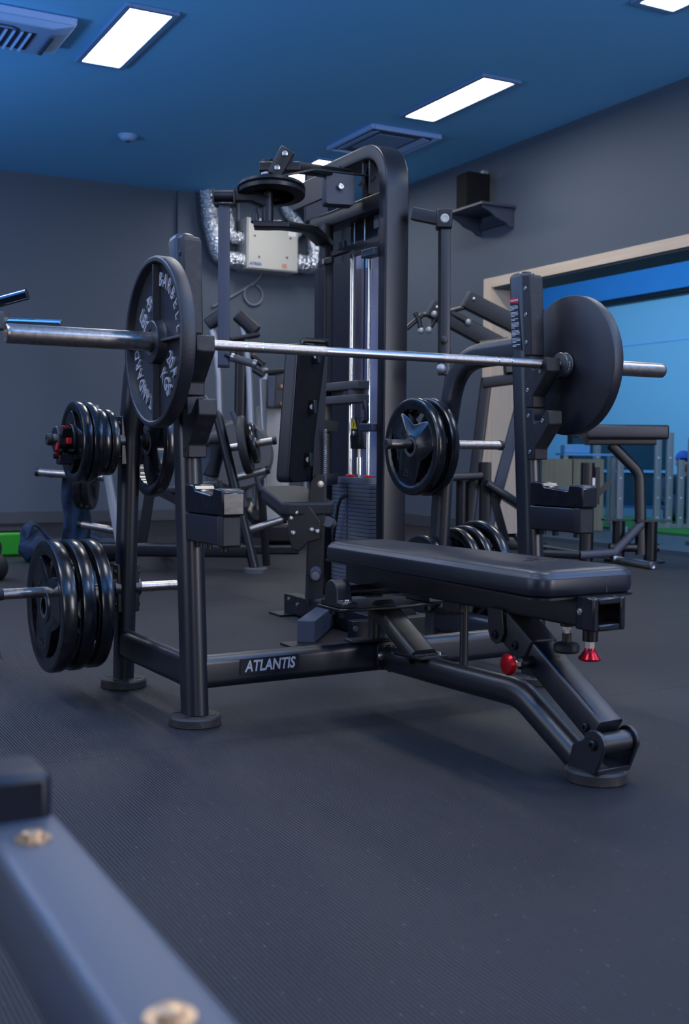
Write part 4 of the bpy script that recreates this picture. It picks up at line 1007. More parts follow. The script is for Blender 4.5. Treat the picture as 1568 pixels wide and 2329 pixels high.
# ------------------------------------------------------------------ plate loaded machine at the back left
lm = thing('plate_loaded_machine', 'black plate loaded machine with bent front tube on a round foot at back left', 'exercise machine', (0.7, 3.85, 0))
def X_(parent):
    def f(g, name, m, par=None, **k): return build(g, name, m, par or parent, world=True, **k)
    return f
B = X_(lm)
AXD = V((0.88, -0.47, 0)).normalized()
B(G().lathe((1.14, 3.52, 0), (0, 0, 1), [(0, 0.072), (0.028, 0.073), (0.034, 0.068), (0.034, 0)], 32), 'foot_disc', 'mid_grey')
B(G().round(fillet([(1.135, 3.53, 0.03), (0.965, 3.715, 0.96), (0.87, 3.80, 1.10), (0.70, 3.90, 1.14)], 0.16), 0.031, 16), 'front_tube', 'machine_black')
B(G().obox((1.10, 3.57, 0.135), (0.12, 4.12, 0.135), 0.07, 0.085, r=0.02), 'base_rail', 'machine_black')
B(G().obox((0.70, 3.80, 0.135), (0.98, 4.75, 0.06), 0.07, 0.08, r=0.02), 'rear_rail', 'machine_black')
B(G().obox((0.155, 4.12, 0.02), (0.02, 4.05, 0.02), 0.12, 0.04), 'rear_foot', 'machine_black')
B(G().obox((0.285, 4.07, 1.02), (0.425, 3.96, 0.13), 0.055, 0.05, (0.4, 0.9, 0), r=0.008), 'lever_bar', 'silver_grey')
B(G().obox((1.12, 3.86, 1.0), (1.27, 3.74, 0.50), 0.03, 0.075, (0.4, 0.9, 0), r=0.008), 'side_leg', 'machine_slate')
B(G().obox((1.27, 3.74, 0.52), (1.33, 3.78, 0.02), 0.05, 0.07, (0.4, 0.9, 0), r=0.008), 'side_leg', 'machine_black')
for a, b in (((-0.02, 4.23, 0.607), (0.34, 4.03, 0.578)), ((0.205, 4.085, 0.287), (0.425, 3.965, 0.245)),
             ((1.02, 3.70, 0.765), (1.265, 3.545, 0.816)), ((1.03, 3.67, 0.575), (1.225, 3.555, 0.633)), ((1.04, 3.64, 0.23), (1.31, 3.485, 0.327))):
    pg = B(G().cyl(a, b, 0.0235, n=18), 'plate_peg', 'brushed_steel')
    e = V(a) if a[0] < 0.5 else V(b); dr_ = (e - (V(b) if a[0] < 0.5 else V(a))).normalized()
    B(G().cyl(e - dr_*0.004, e + dr_*0.018, 0.026, n=18), 'end_cap', 'label_black', pg)
B(G().tube([(0.94, 3.90, 0.60), (0.99, 3.86, 0.86)], rrect(0.10, 0.20, 0.04)), 'roller_pad', 'vinyl', bevel=0.01)
B(G().tube([(0.72, 3.96, 0.50), (1.02, 3.80, 0.54)], rrect(0.26, 0.06, 0.02)), 'seat_pad', 'vinyl', bevel=0.01)
B(G().obox((0.86, 3.88, 0.14), (0.88, 3.88, 0.5), 0.06, 0.06), 'seat_post', 'machine_black')
B(G().obox((0.70, 3.90, 1.14), (0.56, 3.98, 0.16), 0.06, 0.06, (0.4, 0.9, 0)), 'rear_post', 'machine_black')
B(G().obox((0.985, 3.84, 0.80), (0.80, 3.94, 0.33), 0.05, 0.06, (0.4, 0.9, 0)), 'swing_arm', 'machine_slate')
B(G().cyl((0.90, 3.83, 0.83), (1.02, 3.77, 0.83), 0.035, n=18), 'pivot', 'mid_grey')
B(G().obox((0.60, 3.90, 0.52), (0.98, 3.70, 0.30), 0.05, 0.05), 'foot_bar', 'machine_black')
def disc_plate(c, axis, Rr, t, label, group, m='rubber'):
    axis = V(axis).normalized()
    p = thing('weight_plate', label, 'weight plate', c, group=group)
    pf = [(-t/2, 0.026), (-t/2, Rr*0.26), (-t/2+0.006, Rr*0.30), (-t/2+0.008, Rr*0.72), (-t/2, Rr*0.80), (-t/2, Rr*0.96), (-t*0.3, Rr), (t*0.3, Rr), (t/2, Rr*0.96), (t/2, Rr*0.80), (t/2-0.008, Rr*0.72), (t/2-0.006, Rr*0.30), (t/2, Rr*0.26), (t/2, 0.026), (-t/2, 0.026)]
    build(G().lathe((0, 0, 0), axis, pf, 44), 'rubber_body', m, p, ang=40)
    s = axis.cross(V((0, 0, 1))).normalized()
    for k in range(3):
        a = R(90 + 120*k); q = s*math.cos(a) + V((0, 0, 1))*math.sin(a); q2 = axis.cross(q)
        for d in (-1, 1):
            build(G().prism([(x*0.16*Rr/0.16*2.0, y*Rr*0.9) for x, y in ((-0.12, 0.48), (0.12, 0.48), (0.20, 0.75), (0, 0.80), (-0.20, 0.75))], axis*(d*(t/2 - 0.006)), q2, q, axis*(d*0.003)), 'grip_opening', 'label_black', p)
    return p
gl = 'plates on the machine at back left'
disc_plate((0.215, 4.098, 0.565), AXD, 0.185, 0.05, 'black plate on the machine peg below the small collar stack', gl)
disc_plate((0.262, 4.073, 0.562), AXD, 0.185, 0.04, 'inner black plate on the left peg of the back left machine', gl)
disc_plate((1.118, 3.64, 0.786), (0.85, -0.5, 0.17), 0.185, 0.05, 'thick black plate on the right upper peg of the back left machine', gl, 'rubber_matt')
disc_plate((1.165, 3.61, 0.797), (0.85, -0.5, 0.17), 0.125, 0.035, 'smaller black plate in front of the thick plate on the back left machine', gl)

# ------------------------------------------------------------------ cross trainer and treadmill further back
ct = thing('cross_trainer', 'cross trainer with pale moving handles and black grips at the back', 'cross trainer', (1.7, 5.2, 0))
B = X_(ct)
for pth, ga, gb in (([(1.55, 5.13, 0.95), (1.54, 5.13, 1.30), (1.515, 5.15, 1.58), (1.49, 5.19, 1.70)], V((1.47, 5.19, 1.69)), V((1.57, 5.13, 1.77))),
                    ([(1.755, 5.02, 0.95), (1.745, 5.03, 1.30), (1.72, 5.05, 1.60), (1.685, 5.08, 1.74)], V((1.66, 5.07, 1.77)), V((1.79, 5.0, 1.64)))):
    h = B(G().round(fillet(pth, 0.4), 0.026, 14), 'moving_handle', 'silver_grey')
    B(G().tube([ga, gb], rrect(0.085, 0.10, 0.03)), 'grip', 'label_black', h, bevel=0.01)
    B(G().round([V(pth[0]), V(pth[0]) - V((0, -0.02, 0.55))], 0.035, 12), 'lower_link', 'mid_grey')
B(G().tube([(1.60, 5.05, 1.575), (1.80, 4.98, 1.62)], rrect(0.16, 0.03, 0.01)), 'console', 'label_black')
B(G().round(fillet([(1.70, 5.06, 1.56), (1.78, 5.10, 1.48), (1.86, 5.03, 1.40)], 0.1), 0.028, 12), 'fixed_handle', 'machine_black')
B(G().round(fillet([(1.56, 5.12, 1.52), (1.74, 5.08, 1.40), (1.84, 4.98, 1.32)], 0.1), 0.024, 12), 'fixed_handle', 'machine_black')
B(G().obox((1.70, 5.12, 0.3), (1.70, 5.08, 1.57), 0.09, 0.09, (0.4, 0.9, 0), 0.03), 'mast', 'machine_black')
B(G().box((1.66, 5.22, 0.62), (0.34, 0.26, 0.72), (0, 0, R(-28))), 'drive_housing', 'mid_grey', bevel=0.06, seg=4)
B(G().lathe((1.68, 5.06, 0.72), (-0.47, -0.88, 0), [(0, 0.25), (0.03, 0.26), (0.05, 0.24), (0.05, 0)], 36), 'flywheel_cover', 'mid_grey')
for y in (5.45, 4.75): B(G().box((1.7, y, 0.03), (0.6, 0.10, 0.06), (0, 0, R(-28))), 'floor_foot', 'machine_black', bevel=0.01)
B(G().obox((1.7, 5.45, 0.07), (1.7, 4.75, 0.07), 0.12, 0.08), 'base_tube', 'machine_black')
for dx in (-0.14, 0.14): B(G().obox((1.62 + dx, 5.35, 0.42), (1.62 + dx, 4.85, 0.22), 0.10, 0.05), 'pedal_arm', 'machine_black')
tm = thing('treadmill', 'treadmill console post with rounded grey upright behind the tilted backrest', 'treadmill', (2.1, 5.3, 0))
B = X_(tm)
for a in ((1.86, 5.02), (2.30, 5.22)):
    B(G().tube(fillet([(a[0], a[1], 0.15), (a[0], a[1], 1.32), (a[0] + 0.03, a[1] + 0.06, 1.36)], 0.05), rrect(0.065, 0.055, 0.02)), 'upright', 'silver_grey')
B(G().box((2.02, 5.06, 1.22), (0.22, 0.10, 0.28), (0, 0, R(-28))), 'console', 'mid_grey', bevel=0.015)
B(G().box((1.925, 5.02, 1.20), (0.06, 0.11, 0.24), (0, 0, R(-28))), 'console_column', 'machine_slate', bevel=0.01)
for z in (1.24, 1.11): B(G().ball((2.0, 4.995, z), 0.018), 'indicator', 'skin')
B(G().round([(1.86, 5.02, 1.34), (2.05, 5.0, 1.37), (2.30, 5.2, 1.36)], 0.02), 'handrail', 'machine_black')
B(G().box((2.15, 5.75, 0.12), (0.70, 1.5, 0.14), (0, 0, R(-25))), 'deck', 'machine_black', bevel=0.02)
B(G().box((1.98, 5.12, 0.62), (0.26, 0.05, 0.95), (0, 0, R(-28))), 'front_cover', 'cream_grey', bevel=0.02)

# ------------------------------------------------------------------ clothes, bag and small things on the floor at left
random.seed(5)
def lump(cs, rs, seed, amp=0.18):
    """a soft cloth heap: blended balls pushed around by noise"""
    bm = bmesh.new()
    for c, s in zip(cs, rs):
        bmesh.ops.create_icosphere(bm, subdivisions=4, radius=1.0, matrix=Matrix.Translation(V(c)) @ Matrix.Diagonal((*s, 1)))
    from mathutils import noise
    for v in bm.verts:
        n = noise.noise(v.co*9 + V((seed, 0, 0)))*0.5 + noise.noise(v.co*22 + V((0, seed, 0)))*0.25
        nn = v.normal if v.normal.length else V((0, 0, 1))
        v.co += nn*n*amp*0.25
        if v.co.z < 0.002: v.co.z = 0.002
    g = G(); g.bm.free(); g.bm = bm
    return g
bag = thing('gym_bag', 'slumped navy blue gym bag on the floor at far left', 'bag', (0.12, 4.72, 0))
build(lump([(0.09, 4.74, 0.09), (0.04, 4.76, 0.14), (0.17, 4.68, 0.07)], [(0.12, 0.13, 0.11), (0.065, 0.08, 0.13), (0.15, 0.12, 0.08)], 1.3), 'bag_body', 'navy_cloth', bag, world=True, ang=80)
build(G().round(fillet([(0.0, 4.66, 0.16), (0.05, 4.68, 0.27), (0.12, 4.68, 0.2), (0.2, 4.62, 0.1)], 0.05), 0.010), 'strap', 'navy_cloth', bag, world=True)
jk = thing('jacket', 'navy jacket heaped on the floor behind the large lower left plates', 'jacket', (0.36, 4.45, 0))
build(lump([(0.32, 4.50, 0.10), (0.44, 4.38, 0.09), (0.40, 4.46, 0.16)], [(0.16, 0.12, 0.09), (0.13, 0.12, 0.08), (0.09, 0.09, 0.10)], 4.1), 'cloth_body', 'navy_cloth', jk, world=True, ang=80)
build(G().tube([(0.30, 4.42, 0.2), (0.38, 4.36, 0.16), (0.5, 4.28, 0.06)], rrect(0.07, 0.05, 0.02), (0, 0, 1)), 'sleeve', 'navy_cloth', jk, world=True, bevel=0.01)
hj = thing('hanging_trousers', 'dark navy trousers hanging straight down below a steel peg at left', 'clothing', (0.23, 4.30, 0.15))
g = G(); bm = g.bm
rows_ = []
for i in range(15):
    z = 0.572 - i*0.030
    row_ = []
    for j in range(13):
        q = j/12; wv_ = 0.012*math.sin(q*14 + i*0.4) + 0.008*math.sin(q*5 + i)
        c_ = V((0.115, 4.215, z)) + AXD*(q*0.165 - 0.01*math.sin(i*0.5)) + V((0.47, 0.88, 0))*(wv_ + 0.03)
        row_.append(c_)
    rows_.append(row_)
def sheet(g, rows_, off):
    bm = g.bm; off = V(off)
    a = [[bm.verts.new(p) for p in r] for r in rows_]; b = [[bm.verts.new(p + off) for p in r] for r in rows_]
    n, m_ = len(a), len(a[0])
    for i in range(n-1):
        for j in range(m_-1):
            bm.faces.new((a[i][j], a[i][j+1], a[i+1][j+1], a[i+1][j])); bm.faces.new((b[i][j], b[i+1][j], b[i+1][j+1], b[i][j+1]))
    for i in range(n-1):
        for j in (0, m_-1): bm.faces.new((a[i][j], a[i+1][j], b[i+1][j], b[i][j]))
    for j in range(m_-1):
        for i in (0, n-1): bm.faces.new((a[i][j], a[i][j+1], b[i][j+1], b[i][j]))
sheet(g, rows_, (0.02, 0.035, 0))
build(g, 'cloth_body', 'navy_cloth', hj, world=True, ang=80)
sl = V((0.10, 4.223, 0.578))
build(G().tube([sl + V((0.47, 0.88, 0))*0.045, sl + V((0, 0, 0.038)), sl - V((0.47, 0.88, 0))*0.03], rrect(0.10, 0.012, 0.004), (0, 0, 1)), 'waistband', 'navy_cloth', hj, world=True)
gb = thing('green_step', 'bright green plastic step against the far left edge', 'step', (0.0, 5.35, 0))
build(G().box((-0.10, 5.35, 0.085), (0.50, 0.32, 0.17)), 'body', 'green_plastic', gb, world=True, bevel=0.02)
build(G().box((-0.10, 5.35, 0.178), (0.48, 0.30, 0.016)), 'black_top', 'rubber_matt', gb, world=True, bevel=0.004)
kbl = thing('kettlebell', 'round dark kettlebell cut off by the left edge of the photo', 'kettlebell', (-0.40, 3.78, 0))
build(G().lathe((-0.40, 3.78, 0), (0, 0, 1), [(0, 0), (0, 0.06), (0.01, 0.075), (0.04, 0.092), (0.075, 0.097), (0.11, 0.09), (0.145, 0.06), (0.155, 0.03), (0.156, 0)], 28), 'ball', 'rubber_matt', kbl, world=True)
build(G().round(fillet([(-0.44, 3.78, 0.13), (-0.455, 3.78, 0.22), (-0.345, 3.78, 0.22), (-0.36, 3.78, 0.13)], 0.04), 0.014), 'handle', 'rubber_matt', kbl, world=True)

# machine handles coming in from the left edge
hm = thing('machine_handles', 'two chrome machine handles reaching in from the left edge above the barbell sleeve', 'machine handles', (-1.02, 1.45, 0))
B = X_(hm)
B(G().obox((-1.06, 1.45, 0.02), (-1.06, 1.45, 1.34), 0.08, 0.08, (0.4, 0.9, 0), 0.01), 'post', 'machine_black')
B(G().box((-1.06, 1.45, 0.012), (0.4, 0.4, 0.024)), 'base_plate', 'machine_black', bevel=0.004)
dvec = V((0.845, -0.53, 0)).normalized()
a0 = V((-0.80, 1.40, 1.218))
B(G().obox(a0 - dvec*0.26 + V((0, 0, 0.01)), a0 + V((0, 0, 0.002)), 0.06, 0.066, r=0.006), 'handle_bracket', 'mid_grey')
h = B(G().cyl(a0 - dvec*0.01, a0 + dvec*0.205 + V((0, 0, -0.008)), 0.0155, n=22), 'chrome_handle', 'chrome')
B(G().lathe(a0 + dvec*0.203 + V((0, 0, -0.008)), dvec, [(0, 0.0155), (0.004, 0.014), (0.004, 0)], 20), 'handle_end', 'chrome', h)
b0 = V((-0.84, 1.42, 1.287))
B(G().cyl(b0 - dvec*0.20 + V((0, 0, -0.055)), b0 + dvec*0.125 + V((0, 0, 0.032)), 0.021, n=24), 'tilted_handle', 'dark_chrome' if 'dark_chrome' in MAT else 'chrome')

# ------------------------------------------------------------------ machines on the right, in front of the opening
rm = thing('lever_press_machine', 'black lever press machine with two sloping arms in front of the wooden frame', 'exercise machine', (3.5, 4.5, 0))
B = X_(rm)
FW = V((0.47, 0.88, 0))
B(G().obox((3.55, 4.52, 1.31), (3.40, 4.55, 0.02), 0.085, 0.075, FW, 0.01), 'left_leg', 'machine_black')
B(G().obox((3.52, 4.53, 1.30), (3.92, 4.32, 1.36), 0.085, 0.11, FW, 0.01), 'top_beam', 'machine_black')
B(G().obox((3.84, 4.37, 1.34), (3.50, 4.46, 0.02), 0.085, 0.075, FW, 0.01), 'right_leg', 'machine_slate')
B(G().obox((3.52, 4.47, 0.02), (3.52, 4.47, 0.68), 0.085, 0.09, FW, 0.01), 'centre_post', 'machine_black')
B(G().obox((3.30, 4.55, 0.03), (3.95, 4.25, 0.03), 0.10, 0.06, r=0.008), 'base_rail', 'machine_black')
B(G().obox((3.42, 4.55, 0.03), (3.75, 5.1, 0.03), 0.10, 0.06, r=0.008), 'base_rail', 'machine_black')
B(G().tube([(3.24, 4.62, 0.555), (3.50, 4.50, 0.575)], rrect(0.30, 0.055, 0.02)), 'thigh_pad', 'vinyl', bevel=0.01)
B(G().cyl((3.36, 4.55, 0.03), (3.36, 4.55, 0.53), 0.05, n=18), 'gas_strut', 'machine_black')
B(G().tube([(3.50, 4.46, 0.52), (3.85, 4.30, 0.28)], rrect(0.32, 0.06, 0.02)), 'seat_pad', 'vinyl', bevel=0.01)
B(G().obox((3.56, 4.42, 0.42), (3.66, 4.38, 0.06), 0.06, 0.06, FW), 'seat_post', 'machine_black')
for a, b in (((3.42, 4.62, 1.95), (4.05, 4.28, 1.60)), ((3.17, 4.75, 1.88), (3.74, 4.46, 1.55))):
    ar = B(G().obox(a, b, 0.10, 0.135, r=0.01), 'lever_arm', 'machine_black')
    e = V(a) + (V(a) - V(b)).normalized()*0.02
    B(G().tube([V(a), e], rrect(0.095, 0.13, 0.01)), 'arm_cap', 'mid_grey', ar)
    B(G().ball(V(a)*0.9 + V(b)*0.1 + V((-0.05, -0.05, 0.035)), 0.014), 'bolt', 'zinc', ar)
B(G().obox((3.74, 4.46, 1.55), (3.72, 4.40, 1.36), 0.12, 0.16, FW), 'arm_pivot', 'machine_black')
B(G().obox((4.0, 4.30, 1.60), (3.86, 4.36, 1.40), 0.12, 0.16, FW), 'arm_pivot', 'machine_black')
B(G().cyl((3.50, 4.54, 1.585), (3.70, 4.44, 1.62), 0.045, n=16), 'pivot_tube', 'mid_grey')
for pth in ([(3.42, 4.60, 1.90), (3.26, 4.66, 1.85), (3.16, 4.68, 1.83)], [(3.20, 4.72, 1.84), (3.10, 4.75, 1.83), (2.96, 4.80, 1.70)],
            [(3.22, 4.70, 1.85), (3.16, 4.68, 1.78), (3.10, 4.66, 1.70)], [(3.04, 4.77, 1.84), (3.06, 4.74, 1.78), (3.07, 4.73, 1.70)], [(3.29, 4.65, 1.84), (3.36, 4.60, 1.80), (3.40, 4.56, 1.77)]):
    h = B(G().round(fillet(pth, 0.05), 0.019, 12), 'pull_handle', 'machine_black')
    B(G().ball(pth[-1], 0.027), 'handle_end', 'silver_grey', h)
pb = thing('preacher_bench', 'black preacher curl bench with angled post at the right', 'weight bench', (3.75, 3.2, 0))
B = X_(pb)
RVv = V((0.88, -0.472, 0))
B(G().tube([(3.56, 3.36, 0.905), (4.06, 3.09, 0.905)], rrect(0.28, 0.10, 0.02)), 'arm_pad', 'vinyl', bevel=0.012)
B(G().tube([(3.58, 3.34, 0.835), (3.99, 3.115, 0.84)], rrect(0.16, 0.045, 0.008)), 'pad_board', 'machine_black')
for q in (0.22, 0.7): B(G().ball(V((3.58, 3.26, 0.855)).lerp(V((3.99, 3.04, 0.855)), q), 0.011), 'bolt', 'zinc')
B(G().tube(fillet([(3.72, 3.25, 0.82), (3.90, 3.15, 0.62), (3.90, 3.12, 0.05)], 0.14), rrect(0.075, 0.06, 0.02), FW), 'pad_post', 'machine_black')
B(G().tube([(3.47, 3.26, 0.05), (3.70, 3.16, 0.07), (3.88, 3.10, 0.27)], rrect(0.075, 0.055, 0.02)), 'slanted_tube', 'machine_slate')
B(G().tube(fillet([(3.20, 3.62, 0.17), (3.24, 3.50, 0.05), (3.47, 3.26, 0.05)], 0.1), rrect(0.06, 0.055, 0.02)), 'base_tube', 'machine_black')
B(G().obox((3.70, 3.22, 0.10), (4.02, 3.08, 0.10), 0.06, 0.06, r=0.02), 'base_tube', 'machine_black')
up1 = B(G().obox((3.56, 3.30, 0.0), (3.56, 3.30, 0.69), 0.095, 0.075, FW, 0.03), 'guide_post', 'machine_black')
B(G().box((3.575, 3.255, 0.56), (0.024, 0.004, 0.05), (0, 0, R(-28))), 'label_white', 'white_print', up1)
B(G().box((3.575, 3.255, 0.525), (0.024, 0.004, 0.02), (0, 0, R(-28))), 'label_orange', 'orange_label', up1)
B(G().obox((3.62, 3.27, 0.40), (3.62, 3.27, 0.66), 0.03, 0.05, FW), 'rack_bracket', 'machine_black')
B(G().obox((3.62, 3.27, 0.46), (3.70, 3.23, 0.56), 0.03, 0.045, FW), 'lever', 'machine_black')
for x, y in ((3.80, 3.24), (3.95, 3.08)):
    B(G().cyl((x, y, 0.02), (x, y, 0.285), 0.045, n=22), 'short_post', 'machine_black')
    B(G().box((x + 0.01, y, 0.29), (0.24, 0.12, 0.012), (0, 0, R(-28))), 'top_plate', 'machine_black')
    B(G().lathe((x, y, 0), (0, 0, 1), [(0, 0.10), (0.012, 0.10), (0.02, 0.05), (0.02, 0)], 28), 'round_foot', 'machine_black')
fb = thing('floor_barbell', 'chrome barbell lying on the floor beyond the bench foot end', 'barbell', (3.62, 2.85, 0.025))
B = X_(fb)
e0, e1_ = V((3.66, 3.08, 0.028)), V((3.585, 2.665, 0.028)); dd_ = (e1_ - e0).normalized()
B(G().lathe(e0, dd_, [(0, 0.0), (0, 0.025), (0.415, 0.025), (0.422, 0.023), (0.422, 0.019), (0.41, 0.018), (0.41, 0)], 26), 'sleeve', 'chrome')
B(G().lathe(e0 - dd_*0.03, dd_, [(0, 0.014), (0, 0.027), (0.008, 0.027), (0.009, 0.024), (0.02, 0.024), (0.021, 0.027), (0.03, 0.027), (0.03, 0.014)], 24), 'sleeve_collar', 'chrome')
B(G().cyl(e0 - dd_*1.33, e0, 0.014, n=16), 'shaft', 'chrome')
B(G().lathe(e0 - dd_*1.75, dd_, [(0, 0.0), (0, 0.025), (0.42, 0.025), (0.42, 0)], 24), 'sleeve', 'chrome')
sp_ = thing('step_platform', 'low dark platform corner at the right edge of the floor', 'platform', (4.40, 2.75, 0))
build(G().box((4.36, 2.72, 0.135), (0.45, 0.45, 0.03), (0, 0, R(-10))), 'top', 'bush_grey', sp_, world=True, bevel=0.004)
build(G().lathe((4.30, 2.74, 0), (0, 0, 1), [(0, 0.13), (0.03, 0.15), (0.09, 0.14), (0.12, 0.10), (0.12, 0)], 28), 'round_base', 'rubber_matt', sp_, world=True)

# ------------------------------------------------------------------ side room
def rack_things(name, label, posts, base, beams):
    t = thing(name, label, 'power rack', base)
    B = X_(t)
    for x, y, z0, z1 in posts:
        p = B(G().obox((x, y, z0), (x, y, z1), 0.062, 0.062, FW, 0.004), 'upright', 'silver_grey')
        for k in range(int((z1 - z0)/0.2)):
            B(G().cyl(V((x, y, z0 + 0.12 + k*0.2)) - FW*0.034, V((x, y, z0 + 0.12 + k*0.2)) - FW*0.030, 0.010, n=10), 'peg_hole', 'white_print', p)
    for a, b in beams: B(G().obox(a, b, 0.05, 0.05), 'cross_beam', 'silver_grey')
    return t
rack_things('power_rack', 'grey power rack uprights behind the pale blue table in the side room', [(6.45, 6.57, 0, 0.95), (6.72, 6.90, 0, 0.97)], (6.5, 6.6, 0), [((6.45, 6.57, 0.03), (6.72, 6.90, 0.03))])
rack_things('rack_upright', 'single grey upright at the right end of the pale blue table', [(5.97, 5.67, 0, 0.75)], (5.97, 5.67, 0), [((5.90, 5.71, 0.02), (6.04, 5.63, 0.02))])
rack_things('power_rack', 'tall grey power rack uprights at the right of the side room', [(6.505, 5.72, 0, 0.97), (6.605, 5.66, 0, 0.97), (6.70, 5.60, 0, 0.70), (6.80, 5.56, 0, 0.92)], (6.6, 5.65, 0), [((6.505, 5.72, 0.03), (6.80, 5.56, 0.03)), ((6.505, 5.72, 0.95), (6.605, 5.66, 0.95))])
wpn = thing('dark_screen', 'dark teal floor screen panel behind the grey uprights in the side room', 'screen panel', (7.6, 7.5, 0))
B = X_(wpn)
wa, wb = V((7.08, 7.79, 0)), V((8.10, 7.24, 0))
B(G().obox(wa + V((0, 0, 0.56)), wb + V((0, 0, 0.56)), 0.03, 0.84), 'panel', 'teal_panel')
for z in (0.13, 0.55, 0.98): B(G().obox(wa + V((-0.01, -0.02, z)), wb + V((-0.01, -0.02, z)), 0.04, 0.03), 'rail', 'blue_print' if z != 0.55 else 'sky_blue')
for p in (wa, wb): B(G().obox(p, p + V((0, 0, 1.0)), 0.05, 0.05), 'post', 'machine_black')
gt = thing('glass_table', 'pale blue topped table beside the wooden boxes in the side room', 'table', (5.9, 6.0, 0))
B = X_(gt)
B(G().obox((5.66, 6.22, 0.745), (6.13, 5.97, 0.745), 0.45, 0.02), 'table_top', 'sky_blue')
for x, y in ((5.60, 6.05), (5.86, 6.42), (6.02, 5.83), (6.28, 6.18)): B(G().obox((x, y, 0), (x, y, 0.735), 0.045, 0.045, FW), 'leg', 'silver_grey')
B(G().box((5.80, 6.15, 0.80), (0.26, 0.2, 0.09), (0, 0, R(-28))), 'tray', 'sky_blue', bevel=0.01)
for (x, y), lb in (((5.50, 6.10), 'taller plywood jump box left of the black post in the side room'), ((5.77, 5.95), 'plywood jump box under the blue table in the side room')):
    t = thing('plywood_box', lb, 'jump box', (x, y, 0), rotz=R(-28), group='plywood jump boxes in the side room')
    h = 0.70
    for s in (-1, 1):
        build(G().box((s*0.14, 0, h/2), (0.018, 0.30, h)), 'side_board', 'plywood', t)
        build(G().box((0, s*0.141, h/2), (0.262, 0.018, h)), 'face_board', 'plywood', t)
    build(G().box((0, 0, h - 0.009), (0.262, 0.264, 0.018)), 'top_board', 'plywood', t)
# person sitting on the floor, mostly hidden by the uprights
ps = thing('person', 'person in blue cap and dark clothes sitting behind the uprights at right edge', 'person', (7.45, 6.37, 0))
def skin_body(pts, edges, rad, name, m, parent):
    me = bpy.data.meshes.new(name)
    iw = INV[parent.name]
    me.from_pydata([iw @ V(p) for p in pts], edges, [])
    me.materials.append(MAT[m])
    o = bpy.data.objects.new(name, me); C.objects.link(o); o.parent = parent
    md = o.modifiers.new('skin', 'SKIN'); md.use_smooth_shade = True
    for i, r in enumerate(rad): me.skin_vertices[0].data[i].radius = (r, r) if not isinstance(r, tuple) else r
    me.skin_vertices[0].data[0].use_root = True
    sb = o.modifiers.new('sub', 'SUBSURF'); sb.levels = 1; sb.render_levels = 2
    return o
o0 = V((7.45, 6.37, 0)); Lf, Fd = V((0.88, -0.47, 0)), V((-0.47, -0.88, 0))
def pp(a, b, c): return o0 + Lf*a + Fd*b + V((0, 0, c))
pts = [pp(0, 0, .13), pp(0, .02, .28), pp(0, .05, .45), pp(0, .08, .53), pp(-.17, .06, .47), pp(-.24, .16, .27), pp(-.17, .32, .20), pp(.17, .06, .47), pp(.24, .16, .27), pp(.17, .32, .20),
       pp(-.10, .06, .11), pp(-.20, .40, .30), pp(-.17, .62, .06), pp(.10, .06, .11), pp(.20, .40, .30), pp(.17, .62, .06)]
ed = [(0, 1), (1, 2), (2, 3), (2, 4), (4, 5), (5, 6), (2, 7), (7, 8), (8, 9), (0, 10), (10, 11), (11, 12), (0, 13), (13, 14), (14, 15)]
rd = [.13, .12, .13, .055, .065, .045, .035, .065, .045, .035, .095, .065, .045, .095, .065, .045]
try:
    me0 = bpy.data.meshes
    bd = skin_body(pts, ed, rd, 'clothed_body', 'navy_cloth', ps)
except Exception as ex:
    print('skin', ex)
hc = pp(0, .11, .67)
g = G().ball(hc, 0.088, (0.86, 1.0, 1.22), 24, 18, (0, 0, R(-28)))
g.cyl(pp(0, .085, .52), pp(0, .10, .62), 0.05, n=14)
g.ball(hc + Fd*0.092 + V((0, 0, -0.01)), 0.018, (0.8, 1, 1.3), 10, 8)
for s in (-1, 1): g.ball(hc + Lf*(s*0.076), 0.022, (0.5, 1, 1.3), 10, 8)
hdm = build(g, 'head', 'skin', ps, world=True, ang=80)
for s in (-1, 1): build(G().ball(hc + Lf*(s*0.03) + Fd*0.080 + V((0, 0, 0.012)), 0.009), 'eye', 'label_black', hdm, world=True)
build(G().box(hc + Fd*0.083 + V((0, 0, -0.05)), (0.036, 0.008, 0.008), (0, 0, R(-28))), 'mouth', 'red_plastic', hdm, world=True, bevel=0.003)
g = G().ball(hc + V((0, 0, 0.035)), 0.094, (0.9, 1.02, 1.0), 24, 14, (0, 0, R(-28)))
g.prism([(0.06*math.cos(R(a)), 0.05 + 0.06*math.sin(R(a))) for a in range(0, 181, 20)], hc + V((0, 0, 0.045)), Lf, Fd*1.35, (0, 0, 0.008))
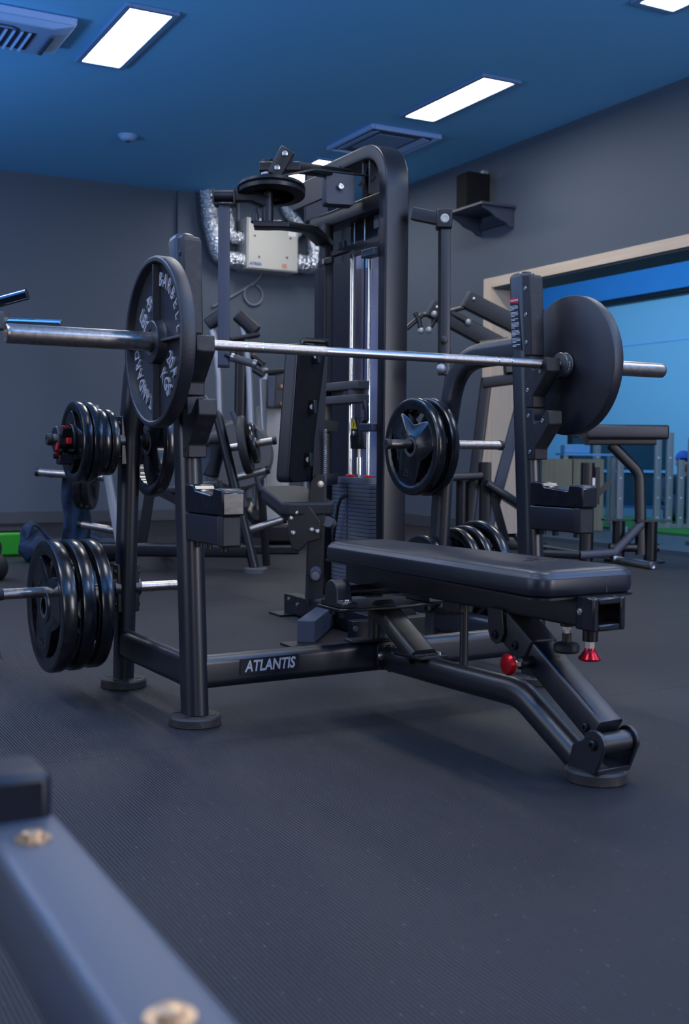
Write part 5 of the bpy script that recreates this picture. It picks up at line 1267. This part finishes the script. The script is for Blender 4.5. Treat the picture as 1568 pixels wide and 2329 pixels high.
build(g, 'cap', 'blue_cloth', ps, world=True, ang=60)
for s in (-1, 1):
    hb = pp(s*.165, .345, .19)
    g = G().ball(hb, 0.04, (1, 1, 0.5), 14, 10)
    for k in range(4): g.round([hb + Lf*((k-1.5)*0.018) + Fd*0.02, hb + Lf*((k-1.5)*0.020) + Fd*(0.06 + 0.008*(k in (1, 2))) + V((0, 0, -0.005)), hb + Lf*((k-1.5)*0.020) + Fd*(0.085 + 0.01*(k in (1, 2))) + V((0, 0, -0.025))], 0.0085, 8)
    g.round([hb - Lf*(s*0.03), hb - Lf*(s*0.055) + Fd*0.03, hb - Lf*(s*0.058) + Fd*0.055], 0.010, 8)
    build(g, 'hand', 'skin', ps, world=True, ang=80)
    build(G().ball(pp(s*.17, .68, .05), 0.05, (0.9, 1.0, 1.0), 16, 10).box(pp(s*.17, .70, .03), (0.08, 0.22, 0.05), (0, 0, R(-28))), 'shoe', 'label_black', ps, world=True, bevel=0.015)

# ------------------------------------------------------------------ blurred bar in the near foreground
fg = thing('foreground_bar', 'out of focus grey steel bar with a bolt in the near left foreground', 'machine frame', (-1.515, -3.3, 0))
B = X_(fg)
B(G().obox((-1.515, -2.06, 0.437), (-1.515, -3.6, 0.437), 0.060, 0.066, r=0.008), 'bar', 'bar_grey')
B(G().box((-1.545, -2.035, 0.470), (0.11, 0.06, 0.072)), 'end_stop', 'label_black', bevel=0.008)
for y in (-2.112, -2.405):
    B(G().lathe((-1.517, y, 0.470), (0, 0, 1), [(0, 0.013), (0.002, 0.013), (0.002, 0.008), (0.006, 0.0075), (0.008, 0.0)], 20), 'bolt', 'brass')
B(G().obox((-1.60, -2.20, 0.37), (-1.60, -3.6, 0.37), 0.05, 0.08, r=0.012), 'lower_bar', 'blue_steel')
B(G().obox((-1.56, -3.40, 0.0), (-1.56, -3.40, 0.41), 0.12, 0.06, (0, 1, 0)), 'leg', 'machine_black')
B(G().box((-1.56, -3.40, 0.008), (0.45, 0.12, 0.016)), 'floor_plate', 'machine_black')
